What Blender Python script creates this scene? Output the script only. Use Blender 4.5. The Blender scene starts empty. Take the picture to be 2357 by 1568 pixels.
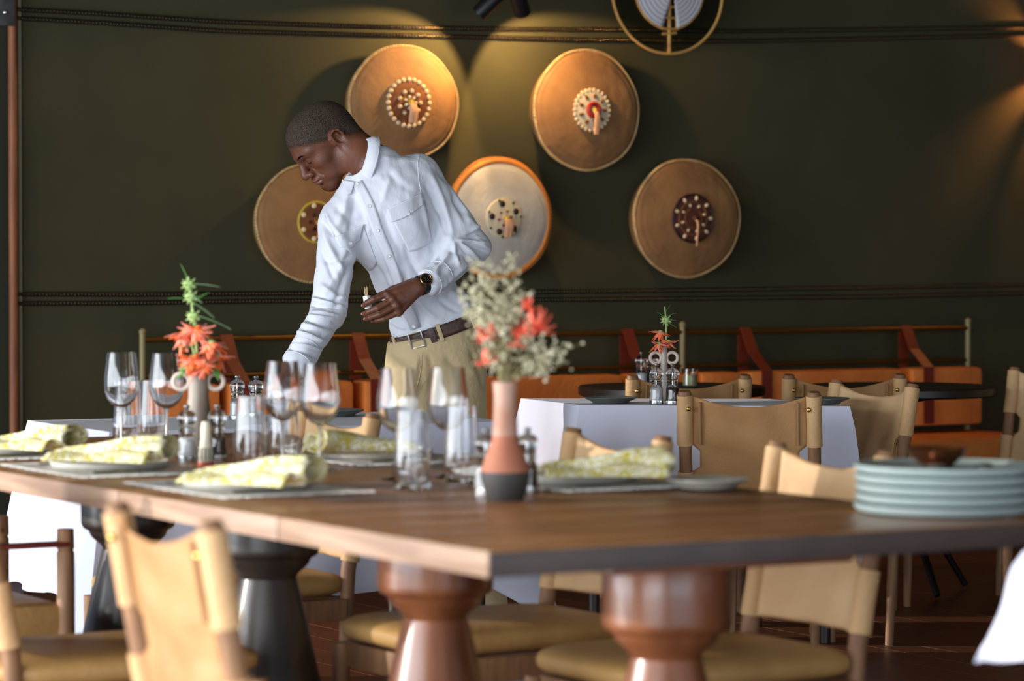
import bpy, bmesh, math, random
import numpy as np
from mathutils import Vector, Matrix
from mathutils.bvhtree import BVHTree

random.seed(7)
rng = np.random.default_rng(7)
S = bpy.context.scene
COL = S.collection

# ------------------------------------------------------------------ camera, light, exposure
FPX, CX, CY, CAMH = 7240.0, 1178.5, 784.0, 1.22
TILT = math.atan(194.0 / FPX)
cam_d = bpy.data.cameras.new('camera')
cam = bpy.data.objects.new('camera', cam_d)
COL.objects.link(cam)
cam.location = (0, 0, CAMH)
cam.rotation_euler = (math.pi / 2 - TILT, 0, 0)
cam_d.sensor_width = 36.0
cam_d.lens = 36.0 * FPX / 2357.0
cam_d.clip_start = 0.05
cam_d.dof.use_dof = True
cam_d.dof.focus_distance = 9.6
cam_d.dof.aperture_fstop = 3.4
S.camera = cam
S.view_settings.view_transform = 'Standard'
S.view_settings.look = 'None'
S.view_settings.gamma = 1.0
S.view_settings.exposure = 0.1
S.view_settings.use_curve_mapping = False
try:
    S.cycles.use_denoising = True
    S.cycles.max_bounces = 10
    S.cycles.transparent_max_bounces = 24
    S.cycles.transmission_bounces = 10
    S.cycles.sample_clamp_indirect = 6.0
    S.cycles.caustics_refractive = True
except Exception:
    pass

RD = Vector((0.866, 0.5, 0.0))      # room axis along the back wall
LD = Vector((-0.5, 0.866, 0.0))     # room axis towards the back wall
UPV = Vector((0, 0, 1))
RA = math.radians(30)

world = bpy.data.worlds.new('sky')
S.world = world
world.use_nodes = True
bg = world.node_tree.nodes['Background']
bg.inputs[0].default_value = (0.62, 0.78, 1.0, 1)
bg.inputs[1].default_value = 0.6


def area_light(name, loc, direction, sx, sy, power, col):
    d = bpy.data.lights.new(name, 'AREA')
    d.shape = 'RECTANGLE'
    d.size = sx
    d.size_y = sy
    d.energy = power
    d.color = col
    o = bpy.data.objects.new(name, d)
    COL.objects.link(o)
    o.location = loc
    o.rotation_euler = Vector(direction).to_track_quat('-Z', 'Y').to_euler()
    return o


def room(s, t, z=0.0):
    p = RD * s + LD * t
    return Vector((p.x, p.y, z))


# daylight through the open left side and the open side behind the camera
area_light('daylight_left_side', room(-1.7, 4.6, 1.1), RD, 11.5, 1.9, 820, (0.86, 0.93, 1.0))
area_light('daylight_rear_side', room(3.0, -3.9, 1.0), LD, 8.5, 1.8, 250, (0.78, 0.88, 1.0))

sun_d = bpy.data.lights.new('sun', 'SUN')
sun_d.energy = 3.2
sun_d.angle = math.radians(0.6)
sun_d.color = (1.0, 0.94, 0.86)
sun = bpy.data.objects.new('sun', sun_d)
COL.objects.link(sun)
SUN_DIR = (RD * 1.0 + LD * -0.6 + UPV * -0.27).normalized()
sun.rotation_euler = SUN_DIR.to_track_quat('-Z', 'Y').to_euler()
sun.location = (-6, 4, 5)

# ------------------------------------------------------------------ picture-to-place helpers
_F = Vector((0, math.cos(TILT), -math.sin(TILT)))
_U = Vector((0, math.sin(TILT), math.cos(TILT)))
_R = Vector((1, 0, 0))
CAMP = Vector((0, 0, CAMH))


def ray(px, py):
    return _F * FPX + _R * (px - CX) + _U * (CY - py)


def at(px, py, d):
    r = ray(px, py)
    return CAMP + r * (d / r.y)


def onz(px, py, z):
    r = ray(px, py)
    return CAMP + r * ((z - CAMH) / r.z)


WALL0 = Vector((0, 12.8, 0))
WN = -LD


def onwall(px, py, off=0.0):
    r = ray(px, py)
    p0 = WALL0 + WN * off
    k = (p0 - CAMP).dot(WN) / r.dot(WN)
    return CAMP + r * k


def proj(v):
    r = Vector(v) - CAMP
    z = r.dot(_F)
    return (CX + FPX * r.x / z, CY - FPX * r.dot(_U) / z)


# ------------------------------------------------------------------ materials
def lin(c):
    out = []
    for v in c[:3]:
        v = v / 255.0
        out.append(v / 12.92 if v <= 0.04045 else ((v + 0.055) / 1.055) ** 2.4)
    return (out[0], out[1], out[2], 1.0)


MATS = {}


def mat(name, col, rough=0.5, metal=0.0, col2=None, scale=6.0, stretch=(1, 1, 1), bump=0.0, bscale=40.0,
        spec=0.5, sheen=0.0, detail=4.0, contrast=(0.35, 0.65), sss=0.0, coat=0.0, emit=None, bstretch=None):
    m = bpy.data.materials.new(name)
    m.use_nodes = True
    nt = m.node_tree
    b = nt.nodes['Principled BSDF']
    b.inputs['Base Color'].default_value = lin(col)
    b.inputs['Roughness'].default_value = rough
    b.inputs['Metallic'].default_value = metal
    b.inputs['Specular IOR Level'].default_value = spec
    if sheen:
        b.inputs['Sheen Weight'].default_value = sheen
    if coat:
        b.inputs['Coat Weight'].default_value = coat
        b.inputs['Coat Roughness'].default_value = 0.15
    if sss:
        b.inputs['Subsurface Weight'].default_value = sss
        b.inputs['Subsurface Radius'].default_value = (0.01, 0.004, 0.002)
        b.inputs['Subsurface Scale'].default_value = 0.6
    if emit:
        b.inputs['Emission Color'].default_value = lin(emit[0])
        b.inputs['Emission Strength'].default_value = emit[1]
    tc = nt.nodes.new('ShaderNodeTexCoord')
    if col2 is not None:
        mp = nt.nodes.new('ShaderNodeMapping')
        mp.inputs['Scale'].default_value = stretch
        n = nt.nodes.new('ShaderNodeTexNoise')
        n.inputs['Scale'].default_value = scale
        n.inputs['Detail'].default_value = detail
        r = nt.nodes.new('ShaderNodeValToRGB')
        r.color_ramp.elements[0].position = contrast[0]
        r.color_ramp.elements[1].position = contrast[1]
        r.color_ramp.elements[0].color = lin(col)
        r.color_ramp.elements[1].color = lin(col2)
        nt.links.new(tc.outputs['Object'], mp.inputs[0])
        nt.links.new(mp.outputs[0], n.inputs['Vector'])
        nt.links.new(n.outputs['Fac'], r.inputs[0])
        nt.links.new(r.outputs[0], b.inputs['Base Color'])
    if bump:
        mp2 = nt.nodes.new('ShaderNodeMapping')
        mp2.inputs['Scale'].default_value = bstretch or stretch
        n2 = nt.nodes.new('ShaderNodeTexNoise')
        n2.inputs['Scale'].default_value = bscale
        n2.inputs['Detail'].default_value = 5
        bp = nt.nodes.new('ShaderNodeBump')
        bp.inputs['Strength'].default_value = bump
        bp.inputs['Distance'].default_value = 0.01
        nt.links.new(tc.outputs['Object'], mp2.inputs[0])
        nt.links.new(mp2.outputs[0], n2.inputs['Vector'])
        nt.links.new(n2.outputs['Fac'], bp.inputs['Height'])
        nt.links.new(bp.outputs[0], b.inputs['Normal'])
    MATS[name] = m
    return m


def thin_glass(name, tint=(0.97, 0.985, 0.98)):
    m = bpy.data.materials.new(name)
    m.use_nodes = True
    nt = m.node_tree
    nt.nodes.remove(nt.nodes['Principled BSDF'])
    out = nt.nodes['Material Output']
    tr = nt.nodes.new('ShaderNodeBsdfTransparent')
    tr.inputs[0].default_value = (*tint, 1)
    gl = nt.nodes.new('ShaderNodeBsdfGlossy')
    gl.inputs['Roughness'].default_value = 0.02
    fr = nt.nodes.new('ShaderNodeLayerWeight')
    fr.inputs['Blend'].default_value = 0.5
    pw = nt.nodes.new('ShaderNodeMath')
    pw.operation = 'POWER'
    pw.inputs[1].default_value = 3.0
    mu = nt.nodes.new('ShaderNodeMath')
    mu.operation = 'MULTIPLY_ADD'
    mu.inputs[1].default_value = 0.5
    mu.inputs[2].default_value = 0.06
    mx = nt.nodes.new('ShaderNodeMixShader')
    nt.links.new(fr.outputs['Facing'], pw.inputs[0])
    nt.links.new(pw.outputs[0], mu.inputs[0])
    nt.links.new(mu.outputs[0], mx.inputs[0])
    nt.links.new(tr.outputs[0], mx.inputs[1])
    nt.links.new(gl.outputs[0], mx.inputs[2])
    nt.links.new(mx.outputs[0], out.inputs[0])
    MATS[name] = m
    return m


def solid_glass(name, col=(1, 1, 1, 1)):
    m = bpy.data.materials.new(name)
    m.use_nodes = True
    b = m.node_tree.nodes['Principled BSDF']
    b.inputs['Base Color'].default_value = col
    b.inputs['Roughness'].default_value = 0.02
    b.inputs['IOR'].default_value = 1.49
    b.inputs['Transmission Weight'].default_value = 1.0
    MATS[name] = m
    return m


def spot_pattern(name, base, spot, spot2, scale=26):
    m = bpy.data.materials.new(name)
    m.use_nodes = True
    nt = m.node_tree
    b = nt.nodes['Principled BSDF']
    b.inputs['Roughness'].default_value = 0.85
    tc = nt.nodes.new('ShaderNodeTexCoord')
    n = nt.nodes.new('ShaderNodeTexNoise')
    n.inputs['Scale'].default_value = scale * 2
    n.inputs['Detail'].default_value = 1
    v = nt.nodes.new('ShaderNodeTexVoronoi')
    v.inputs['Scale'].default_value = scale
    mx = nt.nodes.new('ShaderNodeMixRGB')
    mx.inputs[0].default_value = 0.12
    r = nt.nodes.new('ShaderNodeValToRGB')
    e = r.color_ramp.elements
    e[0].position = 0.30
    e[0].color = lin(spot)
    e[1].position = 0.36
    e[1].color = lin(base)
    x = r.color_ramp.elements.new(0.55)
    x.color = lin(base)
    x.position = 0.5
    y = r.color_ramp.elements.new(0.56)
    y.color = lin(spot2)
    nt.links.new(tc.outputs['Object'], mx.inputs[1])
    nt.links.new(tc.outputs['Object'], n.inputs['Vector'])
    nt.links.new(n.outputs['Color'], mx.inputs[2])
    nt.links.new(mx.outputs[0], v.inputs['Vector'])
    nt.links.new(v.outputs['Distance'], r.inputs[0])
    nt.links.new(r.outputs[0], b.inputs['Base Color'])
    MATS[name] = m
    return m


mat('canvas', (63, 60, 42), 0.9, col2=(69, 65, 45), scale=3, bump=0.25, bscale=260, spec=0.15)
mat('canvas_dark', (46, 47, 36), 0.9, col2=(52, 52, 40), scale=3, bump=0.2, bscale=260, spec=0.15)
mat('ceiling_cloth', (120, 112, 92), 0.95, spec=0.1)
mat('floor_wood', (74, 40, 26), 0.38, col2=(112, 62, 40), scale=5, stretch=(1, 14, 1), bump=0.12, bscale=30, contrast=(0.3, 0.7))
mat('floor_dark', (22, 13, 9), 0.8)
mat('post_wood', (140, 84, 48), 0.6, col2=(110, 62, 34), scale=8, stretch=(4, 4, 0.5), bump=0.1)
mat('pale_trim', (110, 108, 84), 0.7)
mat('leather', (208, 168, 120), 0.55, col2=(194, 150, 102), scale=5, bump=0.35, bscale=60, spec=0.35, contrast=(0.3, 0.7))
mat('leather_pale', (216, 180, 138), 0.65, col2=(204, 164, 120), scale=5, bump=0.12, bscale=90, spec=0.25)
mat('leather_tan', (176, 132, 86), 0.6, col2=(158, 114, 70), scale=6, bump=0.2, bscale=110, spec=0.3)
mat('leather_seam', (150, 112, 70), 0.65)
mat('seat_leather', (178, 138, 84), 0.45, col2=(158, 118, 66), scale=5, bump=0.2, bscale=50, spec=0.4)
mat('bench_leather', (226, 134, 62), 0.5, col2=(210, 116, 50), scale=4, bump=0.25, bscale=50)
mat('strap_leather', (116, 42, 22), 0.5, col2=(110, 36, 18), scale=10, bump=0.2)
mat('chair_wood', (150, 108, 72), 0.6, col2=(116, 80, 52), scale=10, stretch=(6, 6, 0.6), bump=0.15, bscale=30, contrast=(0.3, 0.7))
mat('brass', (214, 178, 96), 0.25, metal=1.0)
mat('rail_brass', (116, 82, 32), 0.5, metal=0.9)
mat('pole_brass', (142, 130, 92), 0.6, metal=0.3)
mat('table_wood', (116, 76, 45), 0.36, col2=(170, 118, 72), scale=3, stretch=(1.2, 7, 1), bump=0.10, bscale=16, contrast=(0.3, 0.72), spec=0.5)
mat('table_edge', (172, 140, 116), 0.55, col2=(140, 108, 86), scale=4, stretch=(1, 1, 10), bump=0.1)
mat('table_end', (66, 52, 46), 0.5, col2=(52, 40, 35), scale=6)
mat('pedestal_brown', (134, 80, 48), 0.34, col2=(86, 46, 25), scale=5, stretch=(1.5, 1.5, .35), bump=0.12, bscale=14, coat=0.2)
mat('pedestal_dark', (54, 44, 38), 0.42, col2=(36, 28, 24), scale=6, stretch=(2, 2, .3), bump=0.15, bscale=14, coat=0.15)
mat('dark_table', (46, 32, 22), 0.45, col2=(34, 23, 16), scale=6, stretch=(1, 8, 1))
mat('iron', (28, 26, 25), 0.5, metal=0.6)
mat('black_metal', (22, 22, 23), 0.45, metal=0.3)
mat('bracket_metal', (92, 90, 90), 0.5, metal=0.7, col2=(70, 68, 68), scale=20)
mat('white_cloth', (210, 210, 226), 0.85, bump=0.3, bscale=7, spec=0.15, sheen=0.1)
mat('placemat', (222, 220, 214), 0.9, col2=(178, 174, 168), scale=60, stretch=(1, 7, 1), bump=0.5, bscale=140)
mat('fringe', (236, 234, 228), 0.9)
mat('plate_grey', (192, 188, 178), 0.35, col2=(176, 172, 162), scale=5)
mat('plate_pale', (156, 170, 168), 0.3, col2=(142, 156, 154), scale=4, spec=0.6)
mat('plate_dark', (104, 108, 104), 0.3, col2=(92, 96, 92), scale=5)
mat('steel', (200, 200, 200), 0.18, metal=1.0)
mat('copper', (112, 66, 42), 0.25, metal=0.9)
mat('salt', (235, 235, 235), 0.9)
mat('pepper', (52, 38, 30), 0.9, col2=(90, 66, 48), scale=220)
mat('cap_steel', (190, 190, 190), 0.2, metal=1.0)
mat('vase_grey', (150, 136, 122), 0.5, col2=(120, 106, 92), scale=10, stretch=(3, 3, .5), bump=0.15)
mat('vase_small', (176, 166, 156), 0.4, col2=(150, 138, 128), scale=10)
mat('ring_clay', (206, 188, 174), 0.55)
mat('terracotta', (154, 88, 62), 0.7, col2=(172, 112, 86), scale=6, bump=0.1)
mat('terracotta_pale', (162, 116, 94), 0.7, col2=(186, 152, 136), scale=9, bump=0.1)
mat('clay_dark', (66, 62, 60), 0.75, col2=(52, 48, 46), scale=9)
mat('leaf', (70, 142, 56), 0.5, col2=(102, 166, 78), scale=20)
mat('leaf_grey', (120, 156, 110), 0.6)
mat('calyx', (138, 168, 92), 0.6, col2=(166, 186, 120), scale=40)
mat('petal', (240, 122, 62), 0.5, col2=(234, 102, 52), scale=30)
mat('petal_pink', (240, 146, 122), 0.5)
mat('petal_red', (228, 84, 62), 0.55, col2=(236, 110, 80), scale=30)
mat('dried', (206, 200, 172), 0.9, col2=(176, 172, 138), scale=30)
mat('dried_stem', (140, 132, 92), 0.9)
spot_pattern('napkin', (240, 237, 226), (164, 146, 20), (190, 176, 62), 32)
mat('napkin_inside', (128, 112, 44), 0.9)
mat('disc_woven', (152, 108, 64), 0.8, col2=(124, 86, 50), scale=7, bump=0.3, bscale=30, contrast=(0.3, 0.7))
mat('disc_dark', (142, 106, 62), 0.8, col2=(122, 88, 50), scale=7, bump=0.3, bscale=30)
mat('disc_white', (196, 188, 176), 0.85, col2=(184, 174, 160), scale=10, bump=0.2)
mat('disc_rim', (196, 166, 118), 0.85, col2=(170, 136, 88), scale=40)
mat('rim_orange', (206, 128, 54), 0.7)
mat('med_brown', (128, 72, 30), 0.75, col2=(92, 48, 20), scale=24)
mat('med_dark', (82, 42, 26), 0.75)
mat('med_cream', (206, 192, 160), 0.8)
mat('shell', (222, 196, 158), 0.4)
mat('tassel', (214, 160, 118), 0.7)
mat('bead_red', (150, 30, 22), 0.5)
mat('bead_yellow', (190, 160, 50), 0.5)
mat('bead_dark', (44, 20, 20), 0.5)
mat('bead_green', (60, 84, 44), 0.5)
mat('rope', (24, 20, 16), 0.7)
mat('rope_bead', (66, 53, 34), 0.3, metal=0.85)
mat('bamboo', (206, 160, 86), 0.6, col2=(170, 120, 56), scale=30)
mat('weave_white', (186, 186, 192), 0.8, bump=0.2, bscale=60)
mat('weave_black', (26, 26, 22), 0.8)
mat('lamp_glow', (255, 214, 150), 0.5, emit=((255, 206, 140), 14))
mat('skin', (106, 64, 45), 0.46, col2=(90, 52, 36), scale=22, bump=0.12, bscale=260, spec=0.42, sss=0.06)
mat('palm_skin', (196, 132, 108), 0.5)
mat('lip', (112, 66, 56), 0.4)
mat('hair', (82, 67, 56), 0.85, col2=(30, 23, 19), scale=330, bump=0.5, bscale=330, spec=0.25)
# cropped hair thins out towards the hairline
_m = MATS['hair']
_nt = _m.node_tree
_at = _nt.nodes.new('ShaderNodeAttribute')
_at.attribute_name = 'thin'
_tc = _nt.nodes.new('ShaderNodeTexCoord')
_no = _nt.nodes.new('ShaderNodeTexNoise')
_no.inputs['Scale'].default_value = 420
_no.inputs['Detail'].default_value = 2
_ad = _nt.nodes.new('ShaderNodeMath')
_ad.operation = 'MULTIPLY_ADD'
_ad.inputs[1].default_value = 1.5
_ad.inputs[2].default_value = -0.95
_su = _nt.nodes.new('ShaderNodeMath')
_su.operation = 'ADD'
_su.use_clamp = True
_sc = _nt.nodes.new('ShaderNodeMath')
_sc.operation = 'MULTIPLY'
_sc.inputs[1].default_value = 2.0
_nt.links.new(_tc.outputs['Object'], _no.inputs['Vector'])
_nt.links.new(_no.outputs['Fac'], _ad.inputs[0])
_nt.links.new(_at.outputs['Fac'], _sc.inputs[0])
_nt.links.new(_ad.outputs[0], _su.inputs[0])
_nt.links.new(_sc.outputs[0], _su.inputs[1])
_nt.links.new(_su.outputs[0], _nt.nodes['Principled BSDF'].inputs['Alpha'])
mat('brow_hair', (22, 13, 10), 0.9, spec=0.05)
mat('eye_dark', (24, 16, 13), 0.2)
mat('eye_white', (206, 190, 176), 0.3)
mat('shirt', (213, 216, 225), 0.85, bump=0.35, bscale=34, stretch=(1, 1, 0.5), spec=0.15, sheen=0.1)
mat('button', (214, 214, 218), 0.35)
mat('thread', (186, 188, 196), 0.9)
mat('trousers', (190, 170, 132), 0.9, col2=(178, 158, 119), scale=9, bump=0.35, bscale=60, spec=0.15)
mat('belt', (74, 50, 42), 0.5, col2=(58, 38, 32), scale=20, bump=0.2, bscale=90)
mat('buckle', (168, 164, 156), 0.3, metal=0.9)
mat('watch_black', (18, 24, 26), 0.45)
mat('watch_gold', (190, 140, 92), 0.25, metal=1.0)
mat('watch_face', (14, 16, 16), 0.12)
mat('watch_mark', (196, 176, 120), 0.3, metal=0.6)
mat('ceramic_white', (240, 238, 232), 0.3)
mat('pick_wood', (226, 196, 150), 0.7)
mat('shoe', (36, 26, 22), 0.4)
mat('candle_wax', (196, 196, 150), 0.5)
mat('shaker_cream', (222, 214, 190), 0.5)
mat('shaker_dark', (60, 54, 48), 0.5)
mat('shaker_red', (176, 70, 40), 0.5)
thin_glass('glass')
solid_glass('acrylic', (0.97, 0.985, 1.0, 1))
solid_glass('wineglass')
# dark netting: real holes averaged as a half-transparent cloth
_n = thin_glass('netting', (0.35, 0.34, 0.30))


# ------------------------------------------------------------------ mesh builder
class MB:
    def __init__(self):
        self.v = []
        self.f = []
        self.mi = []
        self.cur = 0

    def add(self, vs, fs):
        o = len(self.v)
        self.v += [tuple(p) for p in vs]
        self.f += [tuple(i + o for i in q) for q in fs]
        self.mi += [self.cur] * len(fs)
        return self

    def box(self, c, s, rot=None, bev=0.0):
        hx, hy, hz = s[0] / 2, s[1] / 2, s[2] / 2
        bm = bmesh.new()
        bmesh.ops.create_cube(bm, size=1.0)
        for v in bm.verts:
            v.co = Vector((v.co.x * s[0], v.co.y * s[1], v.co.z * s[2]))
        if bev:
            bmesh.ops.bevel(bm, geom=bm.edges[:], offset=bev, segments=2, profile=0.6, affect='EDGES')
        bm.verts.index_update()
        R = rot if rot is not None else Matrix.Identity(3)
        c = Vector(c)
        vs = [R @ v.co + c for v in bm.verts]
        fs = [[v.index for v in f.verts] for f in bm.faces]
        bm.free()
        return self.add(vs, fs)

    def tube(self, pts, rad, seg=10, caps=True, flat=1.0, flatdir=None, closed=False):
        pts = [Vector(p) for p in pts]
        n = len(pts)
        if not hasattr(rad, '__len__'):
            rad = [rad] * n
        vs, fs = [], []
        t0 = (pts[1] - pts[0]).normalized()
        ref = Vector(flatdir) if flatdir is not None else (Vector((0, 0, 1)) if abs(t0.z) < 0.9 else Vector((1, 0, 0)))
        a = (ref - t0 * ref.dot(t0)).normalized()
        for i in range(n):
            if closed:
                t = (pts[(i + 1) % n] - pts[i - 1]).normalized()
            elif i == 0:
                t = t0
            elif i == n - 1:
                t = (pts[-1] - pts[-2]).normalized()
            else:
                t = (pts[i + 1] - pts[i - 1]).normalized()
            if flatdir is not None:
                a = Vector(flatdir)
            a = (a - t * a.dot(t)).normalized()
            b = t.cross(a)
            for k in range(seg):
                w = 2 * math.pi * k / seg
                vs.append(pts[i] + a * (math.cos(w) * rad[i] * flat) + b * (math.sin(w) * rad[i]))
        m = n if closed else n - 1
        for i in range(m):
            j = (i + 1) % n
            for k in range(seg):
                l = (k + 1) % seg
                fs.append((i * seg + k, i * seg + l, j * seg + l, j * seg + k))
        if caps and not closed:
            fs.append(tuple(reversed(range(seg))))
            fs.append(tuple((n - 1) * seg + k for k in range(seg)))
        return self.add(vs, fs)

    def lathe(self, prof, seg=32, c=(0, 0, 0), M=None, sx=1.0, sy=1.0):
        vs, fs, idx = [], [], []
        for (r, z) in prof:
            if r < 1e-6:
                idx.append([len(vs)])
                vs.append(Vector((0, 0, z)))
            else:
                idx.append(list(range(len(vs), len(vs) + seg)))
                for k in range(seg):
                    w = 2 * math.pi * k / seg
                    vs.append(Vector((math.cos(w) * r * sx, math.sin(w) * r * sy, z)))
        for i in range(len(prof) - 1):
            A, B = idx[i], idx[i + 1]
            for k in range(seg):
                l = (k + 1) % seg
                if len(A) == 1 and len(B) == 1:
                    continue
                if len(A) == 1:
                    fs.append((A[0], B[l], B[k]))
                elif len(B) == 1:
                    fs.append((A[k], A[l], B[0]))
                else:
                    fs.append((A[k], A[l], B[l], B[k]))
        c = Vector(c)
        vs = [(M @ p if M is not None else p) + c for p in vs]
        return self.add(vs, fs)

    def ball(self, c, r, seg=12, M=None):
        if not hasattr(r, '__len__'):
            r = (r, r, r)
        prof = [(math.sin(math.pi * i / (seg // 2)), -math.cos(math.pi * i / (seg // 2))) for i in range(seg // 2 + 1)]
        prof[0] = (0, -1)
        prof[-1] = (0, 1)
        D = Matrix.Diagonal(Vector(r))
        MM = (M @ D) if M is not None else D
        return self.lathe(prof, seg, c, MM)

    def grid(self, fn, nu, nv, closeu=False):
        vs, fs = [], []
        for j in range(nv + 1):
            for i in range(nu + (0 if closeu else 1)):
                vs.append(fn(i / nu, j / nv))
        w = nu + (0 if closeu else 1)
        for j in range(nv):
            for i in range(nu):
                i2 = (i + 1) % w
                fs.append((j * w + i, j * w + i2, (j + 1) * w + i2, (j + 1) * w + i))
        return self.add(vs, fs)

    def torus(self, c, R, r, M=None, seg=24, s2=8):
        vs, fs = [], []
        c = Vector(c)
        for i in range(seg):
            a = 2 * math.pi * i / seg
            for k in range(s2):
                b = 2 * math.pi * k / s2
                p = Vector(((R + r * math.cos(b)) * math.cos(a), (R + r * math.cos(b)) * math.sin(a), r * math.sin(b)))
                vs.append((M @ p if M is not None else p) + c)
        for i in range(seg):
            for k in range(s2):
                fs.append((i * s2 + k, ((i + 1) % seg) * s2 + k, ((i + 1) % seg) * s2 + (k + 1) % s2, i * s2 + (k + 1) % s2))
        return self.add(vs, fs)

    def mesh(self, name, mats, smooth=True):
        me = bpy.data.meshes.new(name)
        me.from_pydata(self.v, [], self.f)
        for m in (mats if isinstance(mats, (list, tuple)) else [mats]):
            me.materials.append(MATS[m])
        if any(self.mi):
            me.polygons.foreach_set('material_index', self.mi)
        me.update()
        bm = bmesh.new()
        bm.from_mesh(me)
        bmesh.ops.recalc_face_normals(bm, faces=bm.faces[:])
        bm.to_mesh(me)
        bm.free()
        if smooth:
            for p in me.polygons:
                p.use_smooth = True
            try:
                me.set_sharp_from_angle(angle=math.radians(42))
            except Exception:
                pass
        return me

    def build(self, name, mats, parent=None, smooth=True, world=False, solid=0.0, **props):
        if world and parent is not None:
            off = Vector(parent.location)
            q = parent
            while q.parent is not None:
                q = q.parent
                off += Vector(q.location)
            self.v = [tuple(Vector(p) - off) for p in self.v]
        me = self.mesh(name, mats, smooth)
        o = bpy.data.objects.new(name, me)
        COL.objects.link(o)
        if parent is not None:
            o.parent = parent
        if solid:
            md = o.modifiers.new('solid', 'SOLIDIFY')
            md.thickness = solid
            md.offset = 0
        for k, v in props.items():
            o[k] = v
        return o


def thing(name, label, cat, loc=(0, 0, 0), rz=0.0, group=None):
    o = bpy.data.objects.new(name, None)
    COL.objects.link(o)
    o.empty_display_size = 0.05
    o.location = loc
    o.rotation_euler = (0, 0, rz)
    o['label'] = label
    o['category'] = cat
    if group:
        o['group'] = group
    return o


def tag(o, label, cat, group=None):
    o['label'] = label
    o['category'] = cat
    if group:
        o['group'] = group
    return o


def kids(o):
    return [c for c in bpy.data.objects if c.parent is o]


def dup(root, label, loc=None, rz=None, scale=None):
    r = root.copy()
    COL.objects.link(r)
    r['label'] = label
    if loc is not None:
        r.location = loc
    if rz is not None:
        r.rotation_euler = (0, 0, rz)
    if scale is not None:
        r.scale = (scale,) * 3
    for ch in list(root.children):
        c = ch.copy()
        COL.objects.link(c)
        c.parent = r
        for g in list(ch.children):
            d = g.copy()
            COL.objects.link(d)
            d.parent = c
    return r


def piece(src, parent, loc=(0, 0, 0), rot=None, name=None):
    """another object sharing a mesh, as a further part of the same thing"""
    c = bpy.data.objects.new(name or src.name.split('.')[0], src.data)
    COL.objects.link(c)
    c.parent = parent
    c.location = loc
    if rot is not None:
        c.rotation_euler = rot
    return c


def rotm(x, y, z):
    """matrix from three column axes"""
    return Matrix((Vector(x), Vector(y), Vector(z))).transposed()


ROOM3 = rotm(RD, LD, UPV)

# ================================================================== SETTING
# floor: boards running along LD
BW = 0.139
S0, S1, T0, T1 = -2.6, 11.2, -4.6, 11.1
fl = MB()
fl.box(room((S0 + S1) / 2, (T0 + T1) / 2, -0.06), (S1 - S0, T1 - T0, 0.06), ROOM3)
floor = fl.build('floor', 'floor_dark', kind='structure')
nb = int((S1 - S0) / BW)
bmesh_board = {}
for i in range(nb):
    s = S0 + (i + 0.5) * BW
    # boards split lengthwise at staggered joints
    cuts = [T0] + [T0 + 2.2 + (i * 1.37) % 3.1 + k * 7.2 for k in range(2)]
    cuts = [T0] + [c for c in cuts[1:] if c < T1 - 0.4] + [T1]
    for a, b in zip(cuts[:-1], cuts[1:]):
        key = round(b - a, 2)
        if key not in bmesh_board:
            bmesh_board[key] = MB().box((0, 0, 0), (BW - 0.003, b - a - 0.003, 0.03)).mesh('floor_board', 'floor_wood', False)
        o = bpy.data.objects.new('floor_board', bmesh_board[key])
        COL.objects.link(o)
        o.parent = floor
        o.location = room(s, (a + b) / 2, -0.015 + random.uniform(-0.0012, 0))
        o.rotation_euler = (0, 0, RA)

CEIL = 3.3
ce = MB()
ce.box(room((S0 + S1) / 2, (T0 + T1) / 2, CEIL + 0.03), (S1 - S0 + 1.6, T1 - T0, 0.06), ROOM3)
ce.build('ceiling', 'ceiling_cloth', kind='structure')
TW = WALL0.dot(LD)
POST_S = onwall(30, 400).dot(RD)
w = MB()
w.box(room((POST_S + S1) / 2, TW + 0.04, CEIL / 2), (S1 - POST_S, 0.08, CEIL), ROOM3)
w.build('wall_back', 'canvas', kind='structure')
w = MB()
w.box(room((2.2 + POST_S) / 2, TW + 0.05, CEIL / 2), (POST_S - 2.2, 0.08, CEIL), ROOM3)
w.build('wall_back_left', 'canvas_dark', kind='structure')
w = MB()
w.box(room(S1 + 0.04, (T0 + T1) / 2, CEIL / 2), (0.08, T1 - T0, CEIL), ROOM3)
w.build('wall_right', 'canvas', kind='structure')
# open left side: canvas valance above, low parapet below, timber posts between the openings
w = MB()
w.box(room(-1.5, 4.0, 2.95), (0.06, 15.0, 0.7), ROOM3)
w.build('wall_left', 'canvas', kind='structure')
w = MB()
w.box(room((S0 + 2.2) / 2, TW + 0.05, (1.97 + CEIL) / 2), (2.2 - S0, 0.08, CEIL - 1.97), ROOM3)  # unseen panel added to keep the low sun off the man and far chair
w.build('wall_back_sun_block', 'canvas_dark', kind='structure')
for k, t in enumerate((-4.3, -2.2, -0.1, 2.0, 4.1, 6.2, 8.4, 10.6)):
    w = MB()
    w.box(room(-1.5, t, CEIL / 2), (0.14, 0.16, CEIL), ROOM3, bev=0.01)
    w.build('trim_%d' % (k + 3), 'post_wood', kind='structure')
# timber pole and pale canvas edging at the joint of the back wall
pm = MB()
pp = room(POST_S - 0.012, TW - 0.03, 0)
pm.tube([pp, pp + UPV * CEIL], 0.017, 12)
pm.build('trim_1', 'post_wood', kind='structure')
pm = MB()
pm.box(room(POST_S + 0.022, TW - 0.008, CEIL / 2), (0.014, 0.016, CEIL), ROOM3, bev=0.003)
pm.build('trim_2', 'pale_trim', kind='structure')

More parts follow.
